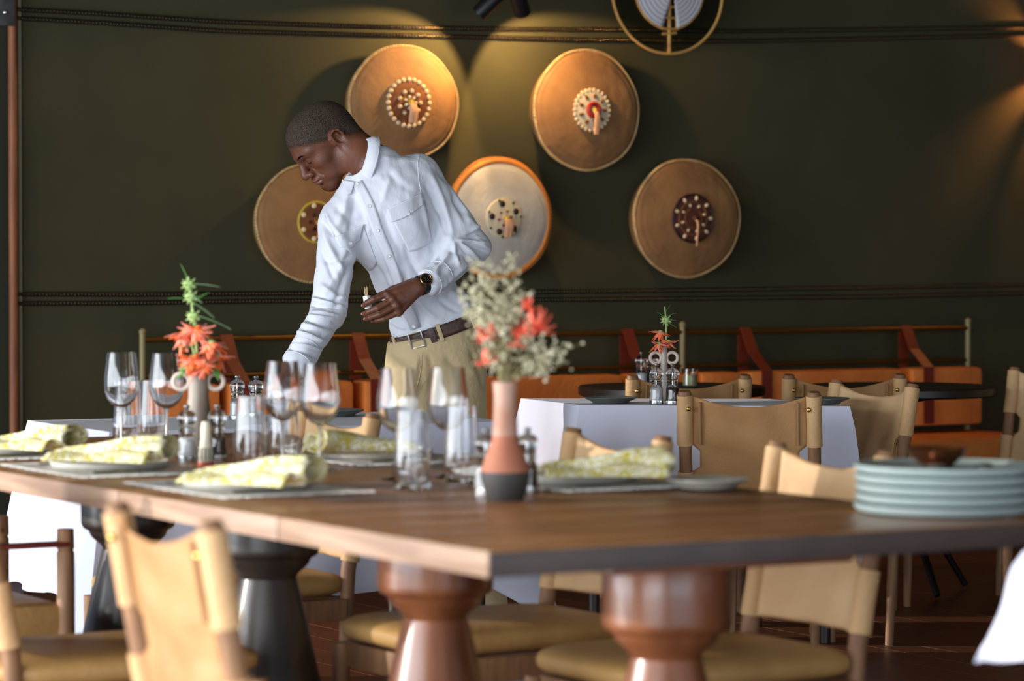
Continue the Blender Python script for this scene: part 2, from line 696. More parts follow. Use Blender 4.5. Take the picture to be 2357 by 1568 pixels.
# bracket at the top of the pole
bp = onwall(4, 25, 0.05)
br = thing('metal_bracket', 'grey bolted metal bracket clamping the timber pole at the top left corner', 'bracket', bp)
MB().box((0, 0, 0.03), (0.10, 0.012, 0.17), ROOM3, bev=0.003).build('bracket_plate', 'bracket_metal', br)
for (dx, dz) in ((0.01, -0.005), (-0.03, 0.06), (0.01, 0.08)):
    q = RD * dx + WN * 0.008 + UPV * dz
    MB().ball(q, (0.010, 0.008, 0.010), 10).build('bolt', 'steel', br)
MB().box(-WN * 0.024, (0.05, 0.05, 0.05), ROOM3).build('bracket_arm', 'bracket_metal', br)


# beaded ropes along the wall
def rope(pxs, label):
    pts = [onwall(x, y, 0.013) for x, y in pxs]
    pts.sort(key=lambda p: p.dot(RD))
    # dense resample
    dense = []
    for a, b in zip(pts[:-1], pts[1:]):
        n = max(2, int((b - a).length / 0.03))
        dense += [a.lerp(b, k / n) for k in range(n)]
    dense.append(pts[-1])
    # smooth
    for _ in range(4):
        dense = [dense[0]] + [(dense[i - 1] + dense[i] * 2 + dense[i + 1]) / 4 for i in range(1, len(dense) - 1)] + [dense[-1]]
    r = thing('beaded_rope', label, 'rope', dense[len(dense) // 2], group='beaded ropes strung along the canvas wall')
    MB().tube(dense, 0.0092, 8, flat=0.7, flatdir=WN).build('cord', 'rope', r, world=True)
    bm = MB()
    tot = 0.0
    acc = 0.0
    for a, b in zip(dense[:-1], dense[1:]):
        l = (b - a).length
        while acc < l:
            p = a.lerp(b, acc / l)
            bm.ball(p + WN * 0.0065 + UPV * random.uniform(-.001, .001), (0.0052, 0.0052, 0.0085), 8)
            acc += 0.0142
        acc -= l
    bm.build('beads', 'rope_bead', r, world=True, kind='stuff')


rope([(41, 22), (250, 33), (500, 50), (800, 60), (1080, 66), (1350, 68), (1700, 72), (2000, 68), (2400, 62)], 'upper strand of the top pair of dark beaded ropes above the woven discs')
rope([(41, 42), (250, 54), (500, 71), (800, 79), (1080, 85), (1350, 92), (1700, 95), (2000, 89), (2400, 80)], 'lower strand of the top pair of dark beaded ropes above the woven discs')
rope([(41, 677), (300, 678), (600, 676), (900, 674), (1250, 672), (1600, 668), (2000, 662), (2400, 655)], 'upper strand of the low pair of dark beaded ropes below the woven discs')
rope([(41, 699), (300, 698), (600, 693), (900, 692), (1250, 690), (1600, 687), (2000, 683), (2400, 674)], 'lower strand of the low pair of dark beaded ropes below the woven discs')


# ------------------------------------------------------------------ woven discs on the wall
WM = rotm(RD, UPV, WN)   # local x along wall, y up, z into the room
PXM = FPX / 12.8


def woven_disc(cx, cy, rx, ry, label, style):
    c = onwall(cx, cy, 0.10)
    sc = c.y / FPX
    c = c - WN * 0.10
    R = (rx / 0.9 + ry) * 0.5 * sc
    ax, ay = rx * sc / 0.9, ry * sc
    t = thing('woven_disc', label, 'wall decoration', c, group='woven discs hung on the canvas wall')
    t.rotation_euler = WM.to_euler()
    face = {'white': 'disc_white', 'dark': 'disc_dark'}.get(style, 'disc_woven')
    H = 0.125
    prof = [(1.0, 0.082), (0.985, 0.090), (0.93, 0.098), (0.8, 0.108), (0.6, 0.116), (0.4, 0.121), (0.2, H), (0.0, H)]
    m = MB()

    def fn(u, v):
        # concentric relief rings and a slightly wavering outline
        i = v * (len(prof) - 1)
        k = min(int(i), len(prof) - 2)
        f = i - k
        r = prof[k][0] * (1 - f) + prof[k + 1][0] * f
        z = prof[k][1] * (1 - f) + prof[k + 1][1] * f
        a = u * 2 * math.pi
        wob = 1 + 0.008 * math.sin(3 * a + cx) + 0.005 * math.sin(7 * a)
        z += 0.0004 * math.sin(r * 70 + math.sin(a * 2)) + 0.002 * math.sin(2 * a + 1) * r
        return Vector((math.cos(a) * r * ax * wob, math.sin(a) * r * ay * wob, z))
    m.grid(fn, 64, 42, True)
    m.build('disc_face', face, t)
    m = MB()
    m.grid(lambda u, v: Vector((math.cos(u * 2 * math.pi) * ax * (0.99 - 0.1 * v), math.sin(u * 2 * math.pi) * ay * (0.99 - 0.1 * v), 0.084 - 0.083 * v)), 64, 3, True)
    m.build('disc_back', 'disc_dark', t)
    # stitched rim
    m = MB()
    ns = 110
    for k in range(ns):
        a = 2 * math.pi * k / ns
        wob = 1 + 0.008 * math.sin(3 * a + cx) + 0.005 * math.sin(7 * a)
        p = Vector((math.cos(a) * ax * wob, math.sin(a) * ay * wob, 0.086))
        tdir = Vector((-math.sin(a), math.cos(a), 0.25)).normalized()
        ndir = Vector((math.cos(a), math.sin(a), 0))
        M = rotm(tdir, ndir, tdir.cross(ndir))
        m.ball(p, (0.009, 0.0065 if style != 'white' else 0.011, 0.010), 6, M)
    m.build('rim_stitching', 'rim_orange' if style == 'white' else 'disc_rim', t, kind='stuff')
    if style == 'white':
        m = MB()
        pts = [Vector((math.cos(a) * ax * 0.955, math.sin(a) * ay * 0.955, 0.094)) for a in [2 * math.pi * k / 64 for k in range(64)]]
        m.tube(pts, 0.0125, 8, closed=True, flat=0.6, flatdir=(0, 0, 1))
        m.build('rim_band', 'rim_orange', t)
    # medallion
    mr = R * (0.40 if style == 'shells' else 0.34)
    if style == 'rings':
        mr = R * 0.40
    md = MB()
    md.lathe([(mr, 0), (mr * 0.97, 0.014), (mr * 0.8, 0.017), (mr * .4, 0.02), (0, 0.021)], 40)
    mm = {'shells': 'med_brown', 'red': 'med_cream', 'white': 'med_cream', 'rings': 'med_dark', 'brown': 'med_brown'}[style]
    mo = md.build('medallion', mm, t)
    mo.location = (0, 0, H - 0.008)

    def blob(rad, n, size, m_, z=0.018, ph=0.0, nm='shell'):
        base = None
        for k in range(n):
            a = 2 * math.pi * k / n + ph
            loc = (math.cos(a) * rad, math.sin(a) * rad, z)
            if base is None:
                base = MB().ball((0, 0, 0), size, 8).build(nm, m_, mo)
                base.location = loc
                base.rotation_euler = (0, 0, a)
            else:
                piece(base, mo, loc, (0, 0, a))
    if style == 'shells':
        blob(mr * 0.98, 24, (0.010, 0.0105, 0.010), 'shell', 0.012)
        blob(mr * 0.50, 9, (0.009, 0.009, 0.010), 'shell', 0.022)
        blob(mr * 0.24, 7, (0.008, 0.006, 0.009), 'med_cream', 0.028, nm='bead')
    elif style == 'red':
        blob(mr * 0.98, 26, (0.009, 0.008, 0.009), 'shell', 0.012)
        blob(mr * 0.68, 9, (0.012, 0.008, 0.009), 'med_brown', 0.017, nm='bead')
        tr = MB().torus((0, 0, 0.026), mr * 0.30, 0.010)
        tr.build('collar_ring', 'bead_red', mo)
    elif style == 'rings':
        blob(mr * 0.84, 9, (0.011, 0.008, 0.007), 'shell', 0.02)
        blob(mr * 0.55, 8, (0.008, 0.006, 0.007), 'shell', 0.02, 0.3)
        for q in (0.98, 0.68, 0.40):
            MB().torus((0, 0, 0.017), mr * q, 0.005).build('ring', 'med_brown' if q < .9 else 'bead_dark', mo)
    elif style == 'white':
        blob(mr * 0.72, 5, (0.014, 0.014, 0.005), 'bead_dark', 0.018, 0.5, nm='bead')
        blob(mr * 0.36, 6, (0.006, 0.006, 0.005), 'bead_red', 0.021, 0.2, nm='bead')
        blob(mr * 0.92, 7, (0.006, 0.006, 0.005), 'bead_green', 0.016, 0.1, nm='bead')
    else:
        blob(mr * 0.82, 7, (0.011, 0.011, 0.008), 'shell', 0.017)
        MB().torus((0, 0, 0.01), mr * 0.98, 0.006).build('ring', 'bead_yellow', mo)
        blob(mr * 0.4, 6, (0.008, 0.008, 0.008), 'bead_dark', 0.02, nm='bead')
    # tassel
    ts = MB()
    ln = {'shells': 0.08, 'red': 0.10, 'rings': 0.115, 'white': 0.075, 'brown': 0.06}[style]
    thick = 0.010 if style in ('rings', 'red') else 0.016
    for k in range(5 if style != 'rings' else 1):
        dx = (k - 2) * thick * 0.35 if style != 'rings' else 0
        ts.tube([(dx * .3, 0, 0.018), (dx * .6, -0.012, 0.05), (dx, -0.035, 0.055), (dx * 1.2, -ln, 0.045 + 0.004 * (k % 2))], [thick * .35, thick * .5, thick * .5, thick * .3], 8)
    ts.build('tassel', 'tassel', mo)
    MB().ball((0, 0, 0.028), (0.011, 0.011, 0.02), 10).build('tassel_knot', 'bead_yellow' if style != 'rings' else 'med_dark', mo)
    return t


woven_disc(933, 237, 127, 131, 'woven disc with ring of pale shells, directly above the man, top left of the group', 'shells')
woven_disc(1354, 254, 126, 138, 'woven disc with red ringed medallion, below the hoop fan, top right of the group', 'red')
woven_disc(722, 512, 128, 136, 'brown woven disc half hidden behind the chest of the man', 'brown')
woven_disc(1152, 503, 122, 138, 'white woven disc with orange rim beside the elbow of the man', 'white')
woven_disc(1585, 503, 130, 135, 'woven disc with dark ringed medallion and long tassel, rightmost of the discs', 'rings')

# hoop fan at the top of the picture
hc = onwall(1537, -20, 0.20)
hs = hc.y / FPX
hf = thing('hoop_fan', 'round bamboo hoop with white weaving and dark netting, hung high on the wall', 'wall decoration', hc)
hf.rotation_euler = WM.to_euler()
hx, hy = 150 * hs, 143 * hs
seg0 = None
NS = 64
for k in range(NS):
    a = 2 * math.pi * (k + .5) / NS
    L = 2 * math.pi * hx / NS * 0.94
    if seg0 is None:
        seg0 = MB().tube([(-L / 2, 0, 0), (L / 2, 0, 0)], 0.0062, 8).build('straw_segment', 'bamboo', hf)
        o = seg0
    else:
        o = piece(seg0, hf)
    o.location = (math.cos(a) * hx, math.sin(a) * hy, 0)
    o.rotation_euler = (0, 0, a + math.pi / 2)
MB().lathe([(0.001, 0.004), (hx * .5, 0.003), (hx, 0)], 48, sy=hy / hx).build('netting', 'netting', hf)
R2 = hx * 0.62
cz = 0.012
m = MB()
m.tube([Vector((math.cos(a) * R2, math.sin(a) * R2 * 1.0 + 0.01, cz)) for a in [2 * math.pi * k / 48 for k in range(48)]], 0.0055, 8, closed=True)
m.build('inner_hoop', 'bamboo', hf)
for sgn, a0, a1 in ((1, -1.36, 1.36), (-1, math.pi - 1.36, math.pi + 1.36)):
    m = MB()
    m.grid(lambda u, v: Vector((math.cos(a0 + (a1 - a0) * u) * R2 * (0.98 - .7 * v), math.sin(a0 + (a1 - a0) * u) * R2 * (0.98 - .7 * v) + 0.01, cz + 0.004 + 0.02 * v + 0.002 * math.sin(v * 40))), 24, 30)
    m.build('woven_panel', 'weave_white', hf, solid=0.003)
for dx in (-0.034, 0.034):
    MB().tube([(dx, -R2 * .95, cz), (dx * 0.8, 0.2, cz)], 0.004, 8).build('side_stick', 'bamboo', hf)
for k in range(4):
    MB().tube([(-0.04, -R2 * .93 + k * 0.045, cz + .004), (0.04, -R2 * .93 + k * 0.045, cz + .004)], 0.0048, 8).build('cross_stick', 'bamboo', hf)
MB().tube([(0, -hy * .98, cz), (0, .1, cz)], 0.0075, 8).build('centre_stick', 'bamboo', hf)
MB().tube([(-0.033, -R2 * 1.06, cz), (0.033, -R2 * 1.02, cz)], 0.0058, 8).build('cross_stick', 'bamboo', hf)
MB().tube([(0, 0, 0), (0, 0, -0.2)], 0.012, 8).build('wall_peg', 'bamboo', hf)


# ------------------------------------------------------------------ twin spot lamp
lampc = onwall(1148, -8, 0.27)
lp = thing('twin_spotlight', 'black twin spotlight aimed down at the woven discs', 'lamp', lampc)
MB().box((0, 0, 0.02), (0.22, 0.05, 0.05), ROOM3, bev=0.006).build('lamp_bar', 'black_metal', lp)
MB().box((0, 0, 0.08) - WN * 0.14, (0.05, 0.34, 0.03), ROOM3, bev=0.004).build('wall_arm', 'black_metal', lp) if False else None
wa = MB()
wa.tube([Vector((0, 0, 0.04)), Vector((0, 0, 0.16)), -WN * 0.29 + Vector((0, 0, 0.2))], 0.012, 8)
wa.build('wall_arm', 'black_metal', lp)


def lamp_can(px, py, d_along, d_down, d_wall, power, spot=88, visible_face=True):
    p = onwall(px, py, 0.27)
    dr = (RD * d_along - UPV * d_down - WN * d_wall).normalized()
    q = dr.to_track_quat('Z', 'Y').to_matrix()
    loc = p - lampc
    m = MB()
    m.lathe([(0.0, -0.13), (0.030, -0.13), (0.033, -0.125), (0.033, 0.0), (0.0275, 0.0), (0.0275, -0.018), (0.0, -0.018)], 24, loc, q)
    can = m.build('lamp_can', 'black_metal', lp)
    m = MB()
    m.lathe([(0.0, -0.014), (0.016, -0.013), (0.022, -0.010), (0.026, -0.004)], 24, loc, q)
    m.build('lamp_lens', 'lamp_glow', can)
    ld = bpy.data.lights.new('lamp_light', 'SPOT')
    ld.energy = power
    ld.color = (1.0, 0.62, 0.24)
    ld.spot_size = math.radians(spot)
    ld.spot_blend = 0.12
    ld.shadow_soft_size = 0.022
    lo = bpy.data.objects.new('lamp_light', ld)
    COL.objects.link(lo)
    lo.location = p + dr * 0.012
    lo.rotation_euler = dr.to_track_quat('-Z', 'Y').to_euler()


lamp_can(1102, 32, -0.6, 0.80, 0.56, 27, 100)
lamp_can(1203, 30, 0.6, 0.80, 0.56, 27, 100)

# sconce beyond the right edge: patterned clay shade throws warm patches on the wall
sc = thing('wall_sconce', 'pierced clay wall sconce glowing just beyond the right edge', 'lamp', onwall(2440, 150, 0.12))
m = MB()
for (z0, z1, r) in ((-0.16, -0.10, .06), (-0.05, 0.05, .075), (0.10, 0.16, .06)):
    m.grid(lambda u, v: Vector((math.cos(u * 2 * math.pi) * r, math.sin(u * 2 * math.pi) * r, z0 + (z1 - z0) * v)), 24, 2, True)
m.build('sconce_shade', 'terracotta', sc, solid=0.005)
m = MB()
m.ball((0, 0, 0), 0.022, 12)
m.build('bulb', 'lamp_glow', sc)
MB().tube([(0, 0, -0.17), (0, 0, .17)], 0.006, 8).build('stem', 'iron', sc)
MB().tube([Vector((0, 0, 0)), -WN * 0.115], 0.008, 8).build('wall_arm', 'iron', sc)
pl = bpy.data.lights.new('sconce_light', 'POINT')
pl.energy = 15
pl.color = (1.0, 0.42, 0.12)
pl.shadow_soft_size = 0.02
po = bpy.data.objects.new('sconce_light', pl)
COL.objects.link(po)
po.location = onwall(2440, 150, 0.12) + WN * 0.04

# ================================================================== BENCH along the wall
S_L, S_R = onwall(300, 800, .2).dot(RD), onwall(2262, 800, .2).dot(RD)
bc = room((S_L + S_R) / 2, TW - 0.35, 0)
bench = thing('wall_bench', 'long orange leather wall bench with brass rail and straps', 'bench', bc)


def wpt(px, py, off):
    return onwall(px, py, off)


bw = S_R - S_L
MB().box(bc - bc + Vector((0, 0, 0.17)), (bw, 0.52, 0.34), ROOM3, bev=0.01).build('bench_base', 'dark_table', bench)
ncush = 4
for k in range(ncush):
    MB().box(RD * (bw * ((k + .5) / ncush - .5)) + UPV * 0.40 + WN * 0.04, (bw / ncush - 0.012, 0.60, 0.12), ROOM3, bev=0.03).build('seat_cushion', 'bench_leather', bench)
ROFF = 0.13
ZR = 0.905


def wall_s(px):
    return onwall(px, 800, ROFF).dot(RD)


for zz in (ZR, 0.765):
    m = MB()
    m.tube([room(wall_s(325), TW - ROFF, zz), room(wall_s(2230), TW - ROFF, zz)], 0.0105 if zz > .8 else 0.008, 10)
    m.build('rail', 'rail_brass', bench, world=True)
for px in (328, 1571, 2228):
    m = MB()
    pz = room(wall_s(px), TW - ROFF, 0)
    m.tube([pz + UPV * 0.33, pz + UPV * 0.93], 0.0125, 10)
    m.ball(pz + UPV * 0.935, 0.015, 10)
    m.build('rail_post', 'pole_brass', bench, world=True)
straps = [520, 822, 1443, 1714, 2084]
cush_px = [(338, 505), (525, 812), (838, 1432), (1452, 1600), (1612, 1704), (1724, 2074), (2096, 2258)]
for a, b in cush_px:
    sa, sb = onwall(a, 870, 0.27).dot(RD), onwall(b, 870, 0.27).dot(RD)
    c = room((sa + sb) / 2, TW - 0.22, 0.615)
    MB().box(c, (sb - sa, 0.13, 0.25), ROOM3, bev=0.022).build('back_cushion', 'bench_leather', bench, world=True)
for px in straps:
    s = wall_s(px)
    m = MB()
    hw = 0.026

    def strip(path, hw=hw):
        pts = [room(s + ds, TW - off, z) for ds, off, z in path]
        vs, fs = [], []
        for p in pts:
            for sg in (-1, 1):
                for th in (0, 1):
                    vs.append(p + RD * sg * hw + WN * 0.005 * th)
        for i in range(len(pts) - 1):
            a = i * 4
            b = a + 4
            fs += [(a, a + 2, b + 2, b), (a + 1, a + 3, b + 3, b + 1), (a, a + 1, b + 1, b), (a + 2, a + 3, b + 3, b + 2)]
        m.add(vs, fs)
    strip([(0, ROFF - .016, ZR - .02), (0, ROFF, ZR + 0.016), (0, ROFF + .016, ZR - .01), (0.0, 0.19, .82), (0.0, 0.292, 0.745), (0, 0.297, 0.5)])
    strip([(0, ROFF - .016, ZR - .02), (0, ROFF - .014, .6), (0, ROFF - .012, 0.5)])
    m.build('strap', 'strap_leather', bench, world=True, smooth=False)

# ================================================================== CHAIR
PS = 0.1925   # half post spacing


def make_chair(label):
    t = thing('leather_chair', label, 'chair', group='leather sling dining chairs')
    TOP = 0.818

    def yb(z):
        return -0.0 if z < 0.42 else -0.075 * (z - 0.42) / 0.41
    for s in (-1, 1):
        m = MB()
        x = s * PS
        m.tube([(x, 0.02, 0), (x, 0.0, 0.42), (x, yb(0.62), 0.62), (x, yb(TOP - .004), TOP - .004), (x, yb(TOP), TOP)], [0.013, 0.0195, 0.0195, 0.0195, 0.017], 14)
        m.build('back_post', 'chair_wood', t)
        m = MB()
        m.tube([(s * 0.212, 0.535, 0), (s * 0.21, 0.53, 0.35)], [0.0135, 0.0215], 14)
        m.build('front_leg', 'chair_wood', t)
        MB().box((s * 0.203, 0.265, 0.325), (0.028, 0.50, 0.055), bev=0.004).build('seat_rail', 'chair_wood', t)
        # sleeves
        for z0, z1 in ((0.655, 0.806), (0.445, 0.575)):
            m = MB()
            m.tube([(x, yb(z0), z0), (x, yb((z0 + z1) / 2), (z0 + z1) / 2), (x, yb(z1), z1)], [0.0245, 0.0235, 0.0245], 18)
            m.build('sleeve', 'leather', t)
        m = MB()
        m.ball((x * 0.93, yb(.765) - 0.0245, 0.765), (0.0075, 0.005, 0.0075), 10)
        m.build('stud', 'brass', t)
        m = MB()
        pts = [(s * 0.146, yb(z) - 0.010 - 0.016 * (1 - (0.146 / PS) ** 2), z) for z in (0.657, 0.70, 0.74, 0.785)]
        m.tube(pts, 0.0042, 8)
        m.build('seam', 'leather_seam', t)
    MB().box((0, 0.515, 0.325), (0.40, 0.028, 0.055), bev=0.004).build('seat_rail', 'chair_wood', t)
    MB().box((0, 0.015, 0.325), (0.38, 0.026, 0.055), bev=0.004).build('seat_rail', 'chair_wood', t)
    # sling: sagging leather panel with waist cut-outs beside the posts
    m = MB()

    def fn(u, v):
        a = u * 2 - 1
        z = 0.445 + (0.806 - 0.445) * v
        half = PS - 0.018
        if 0.575 < z < 0.655:
            k = math.sin((z - 0.575) / 0.08 * math.pi)
            half -= 0.026 * min(1, k * 2.2)
        x = a * half
        sag = (1 - a * a)
        z -= 0.034 * sag * v ** 3
        y = yb(z) - 0.026 * sag - 0.004 * math.sin(z * 60 + a * 3) * sag * 0.6 - 0.003 * math.sin(a * 9 + z * 17)
        return Vector((x, y, z))
    m.grid(fn, 28, 30)
    m.build('back_sling', 'leather_tan', t, solid=0.003)
    m = MB()

    def fn2(u, v):
        p = fn(0.02 + u * 0.96, 0.01 + v * 0.985)
        return p + Vector((0, 0.0042, 0))
    m.grid(fn2, 28, 30)
    m.build('sling_lining', 'leather_pale', t, solid=0.002)
    # seat: padded leather with rounded edges
    m = MB()
    bm = bmesh.new()
    nx, ny = 16, 18
    top = []

    def seat(u, v):
        # superellipse shell
        th = u * 2 * math.pi
        c, s_ = math.cos(th), math.sin(th)
        e = 0.28
        X = math.copysign(abs(c) ** e, c)
        Y = math.copysign(abs(s_) ** e, s_)
        ph = (v - 0.5) * math.pi
        cr = max(0.0, math.cos(ph)) ** 0.32
        sz = math.copysign(abs(math.sin(ph)) ** 0.75, ph)
        w = 0.222 if Y > 0 else 0.222 - 0.012 * (-Y)
        return Vector((X * w * cr, 0.272 + Y * 0.282 * cr, 0.386 + 0.035 * sz))
    m.grid(seat, 72, 22, True)
    m.build('seat_cushion', 'seat_leather', t)
    m = MB()
    m.torus((0, 0.272, 0.383), 1, 0.0, seg=4, s2=3) if False else None
    return t


chair_proto = None


def place_chair(p1, p2, label, front, z=0.0):
    """p1, p2: floor positions of the two back posts; front: rough direction the sitter faces"""
    global chair_proto
    a, b = Vector((p1[0], p1[1], 0)), Vector((p2[0], p2[1], 0))
    mid = (a + b) / 2
    ax = (b - a).normalized()
    fr = Vector((-ax.y, ax.x, 0))
    if fr.dot(Vector((front[0], front[1], 0))) < 0:
        fr = -fr
    rz = math.atan2(fr.y, fr.x) - math.pi / 2
    if chair_proto is None:
        chair_proto = make_chair(label)
        c = chair_proto
    else:
        c = dup(chair_proto, label)
    c.location = mid + fr * 0.072
    c.rotation_euler = (0, 0, rz)
    return c


def pxx(px, d):
    return ((px - CX) / FPX * d, d)


place_chair(pxx(1577, 9.38), pxx(1873, 9.32), 'sharp tan leather chair seen from behind at the front of the right white table', (0, 1))
place_chair((-0.637, 5.09), (-0.463, 4.77), 'large blurred leather chair seen from behind at the lower left', RD)
place_chair((-1.055, 6.18), (-1.245, 6.51), 'leather chair cut by the lower left corner, only its post and seat in view', RD)
place_chair((0.575, 6.80), (0.770, 6.47), 'pale lit leather chair across the wooden table, left of the plate stack', -RD)
place_chair((0.145, 7.36), (0.338, 7.03), 'leather chair across the wooden table, right of the terracotta vase', -RD)
place_chair((-0.55, 8.34), (-0.355, 8.01), 'leather chair across the wooden table, behind the middle wine glasses', -RD)
rc = place_chair((1.06, 10.20), (1.255, 9.89), 'leather chair with pale lining at the right end of the right white table', -RD)
place_chair(pxx(1459, 10.62), pxx(1713, 10.66), 'leather chair seen from behind, tucked at the far table with the candle jar', (0, 1))
place_chair(pxx(1822, 10.68), pxx(2067, 10.72), 'leather chair seen from behind at the far round table', (0, 1))
place_chair((1.815, 11.35), (2.09, 11.08), 'leather chair cut by the right edge beside the far round table', (-1, 0.1))

# its seat is shallower, pushed in under the cloth
for ch in list(rc.children):
    if ch.name.split('.')[0] in ('seat_cushion', 'front_leg', 'seat_rail'):
        ch.scale = (1, 0.62, 1)

# armchair at far left whose arm post rises above the seat
ac = thing('low_armchair', 'low armchair with dark wooden arm post at the left edge, beside the white cloth', 'chair', (-1.28, 7.35, 0), RA)
for (x, y, h, r) in ((0.17, -0.2, 0.59, .021), (0.17, 0.22, 0.59, .021), (-0.3, -0.2, 0.8, .02), (-0.3, 0.22, 0.8, .02)):
    MB().tube([(x, y, 0), (x, y, h * .6), (x, y, h - 0.055), (x, y, h - 0.05), (x, y, h - .045), (x, y, h)], [r * .8, r, r, r * .86, r, r * .95], 14).build('arm_post' if x > 0 else 'back_post', 'chair_wood', ac)
MB().box((-0.06, 0.01, 0.38), (0.47, 0.44, 0.08), bev=0.03).build('seat_cushion', 'seat_leather', ac)
MB().box((-0.06, 0.01, 0.32), (0.45, 0.42, 0.04), bev=0.004).build('seat_frame', 'chair_wood', ac)
for y in (-0.2, 0.22):
    MB().box((-0.065, y, 0.555), (0.47, 0.05, 0.012), bev=0.005).build('arm_strap', 'strap_leather', ac)
MB().box((-0.3, 0.01, 0.66), (0.012, 0.40, 0.22), bev=0.005).build('back_sling', 'leather_tan', ac)

# ================================================================== WOODEN TABLE ROW
K0 = Vector((-0.0345, 5.0, 0))
ROWW = 1.12
TZ = 0.75


def rowp(r, l, z=0.0):
    p = K0 + RD * r + LD * l
    return Vector((p.x, p.y, z))


segs = [(0.0, 0.765, 'pedestal_brown', 'nearest wooden table of the joined row, carrying the plate stack'),
        (0.77, 1.50, 'pedestal_brown', 'second wooden table of the joined row, under the terracotta vase'),
        (1.505, 2.40, 'pedestal_dark', 'third wooden table of the joined row, on a blackened pedestal'),
        (2.405, 3.28, 'pedestal_dark', 'farthest wooden table of the joined row, next to the left white cloth')]
PED = [(0.565, 0.36), (0.50, 1.10), (0.55, 1.97), (0.56, 2.78)]
for (l0, l1, pmat, lab), (pr, pl_) in zip(segs, PED):
    base = rowp(ROWW / 2, (l0 + l1) / 2)
    t = thing('wooden_table', lab, 'table', base, group='wooden tables joined in a row')
    M3 = ROOM3
    # top: three planks with an eased edge
    npl = 4
    for k in range(npl):
        c = LD * ((k + .5) / npl - .5) * (l1 - l0)
        MB().box(c + UPV * (TZ - 0.0215), (ROWW, (l1 - l0) / npl - 0.0012, 0.043), M3, bev=0.003).build('plank', 'table_wood', t)
    for s_ in (-1, 1):
        MB().box(RD * s_ * (ROWW / 2 + 0.0015) + UPV * (TZ - 0.022), (0.006, l1 - l0, 0.041), M3, bev=0.001).build('edge_strip', 'table_edge', t)
    for s_ in ((-1,) if l0 == 0.0 else ()):
        MB().box(LD * s_ * ((l1 - l0) / 2 + 0.0015) + UPV * (TZ - 0.0225), (ROWW + 0.006, 0.006, 0.040), M3, bev=0.001).build('end_strip', 'table_end', t)
    MB().box(UPV * (TZ - 0.055), (0.5, min(0.5, l1 - l0 - .1), 0.024), M3, bev=0.004).build('bearer', pmat, t)
    pc = rowp(pr, pl_) - base
    drum = [(0.0, 0.708), (0.108, 0.708), (0.113, 0.70), (0.115, 0.62), (0.115, 0.575), (0.1146, 0.567), (0.111, 0.558), (0.105, 0.5535), (0.0, 0.553)]
    waist = [(0.0, 0.553), (0.099, 0.553), (0.09, 0.535), (0.068, 0.515), (0.062, 0.505), (0.0, 0.505)]
    cone = [(0.0, 0.505), (0.064, 0.505), (0.075, 0.46), (0.098, 0.36), (0.122, 0.255), (0.130, 0.215), (0.125, 0.19), (0.10, 0.172), (0.0, 0.171)]
    foot = [(0.0, 0.171), (0.094, 0.171), (0.10, 0.15), (0.20, 0.07), (0.215, 0.05), (0.215, 0.0), (0.0, 0.0)]
    for nm, pr_ in (('drum', drum), ('waist', waist), ('cone', cone), ('foot', foot)):
        MB().lathe(pr_, 48, pc).build(nm, pmat, t)


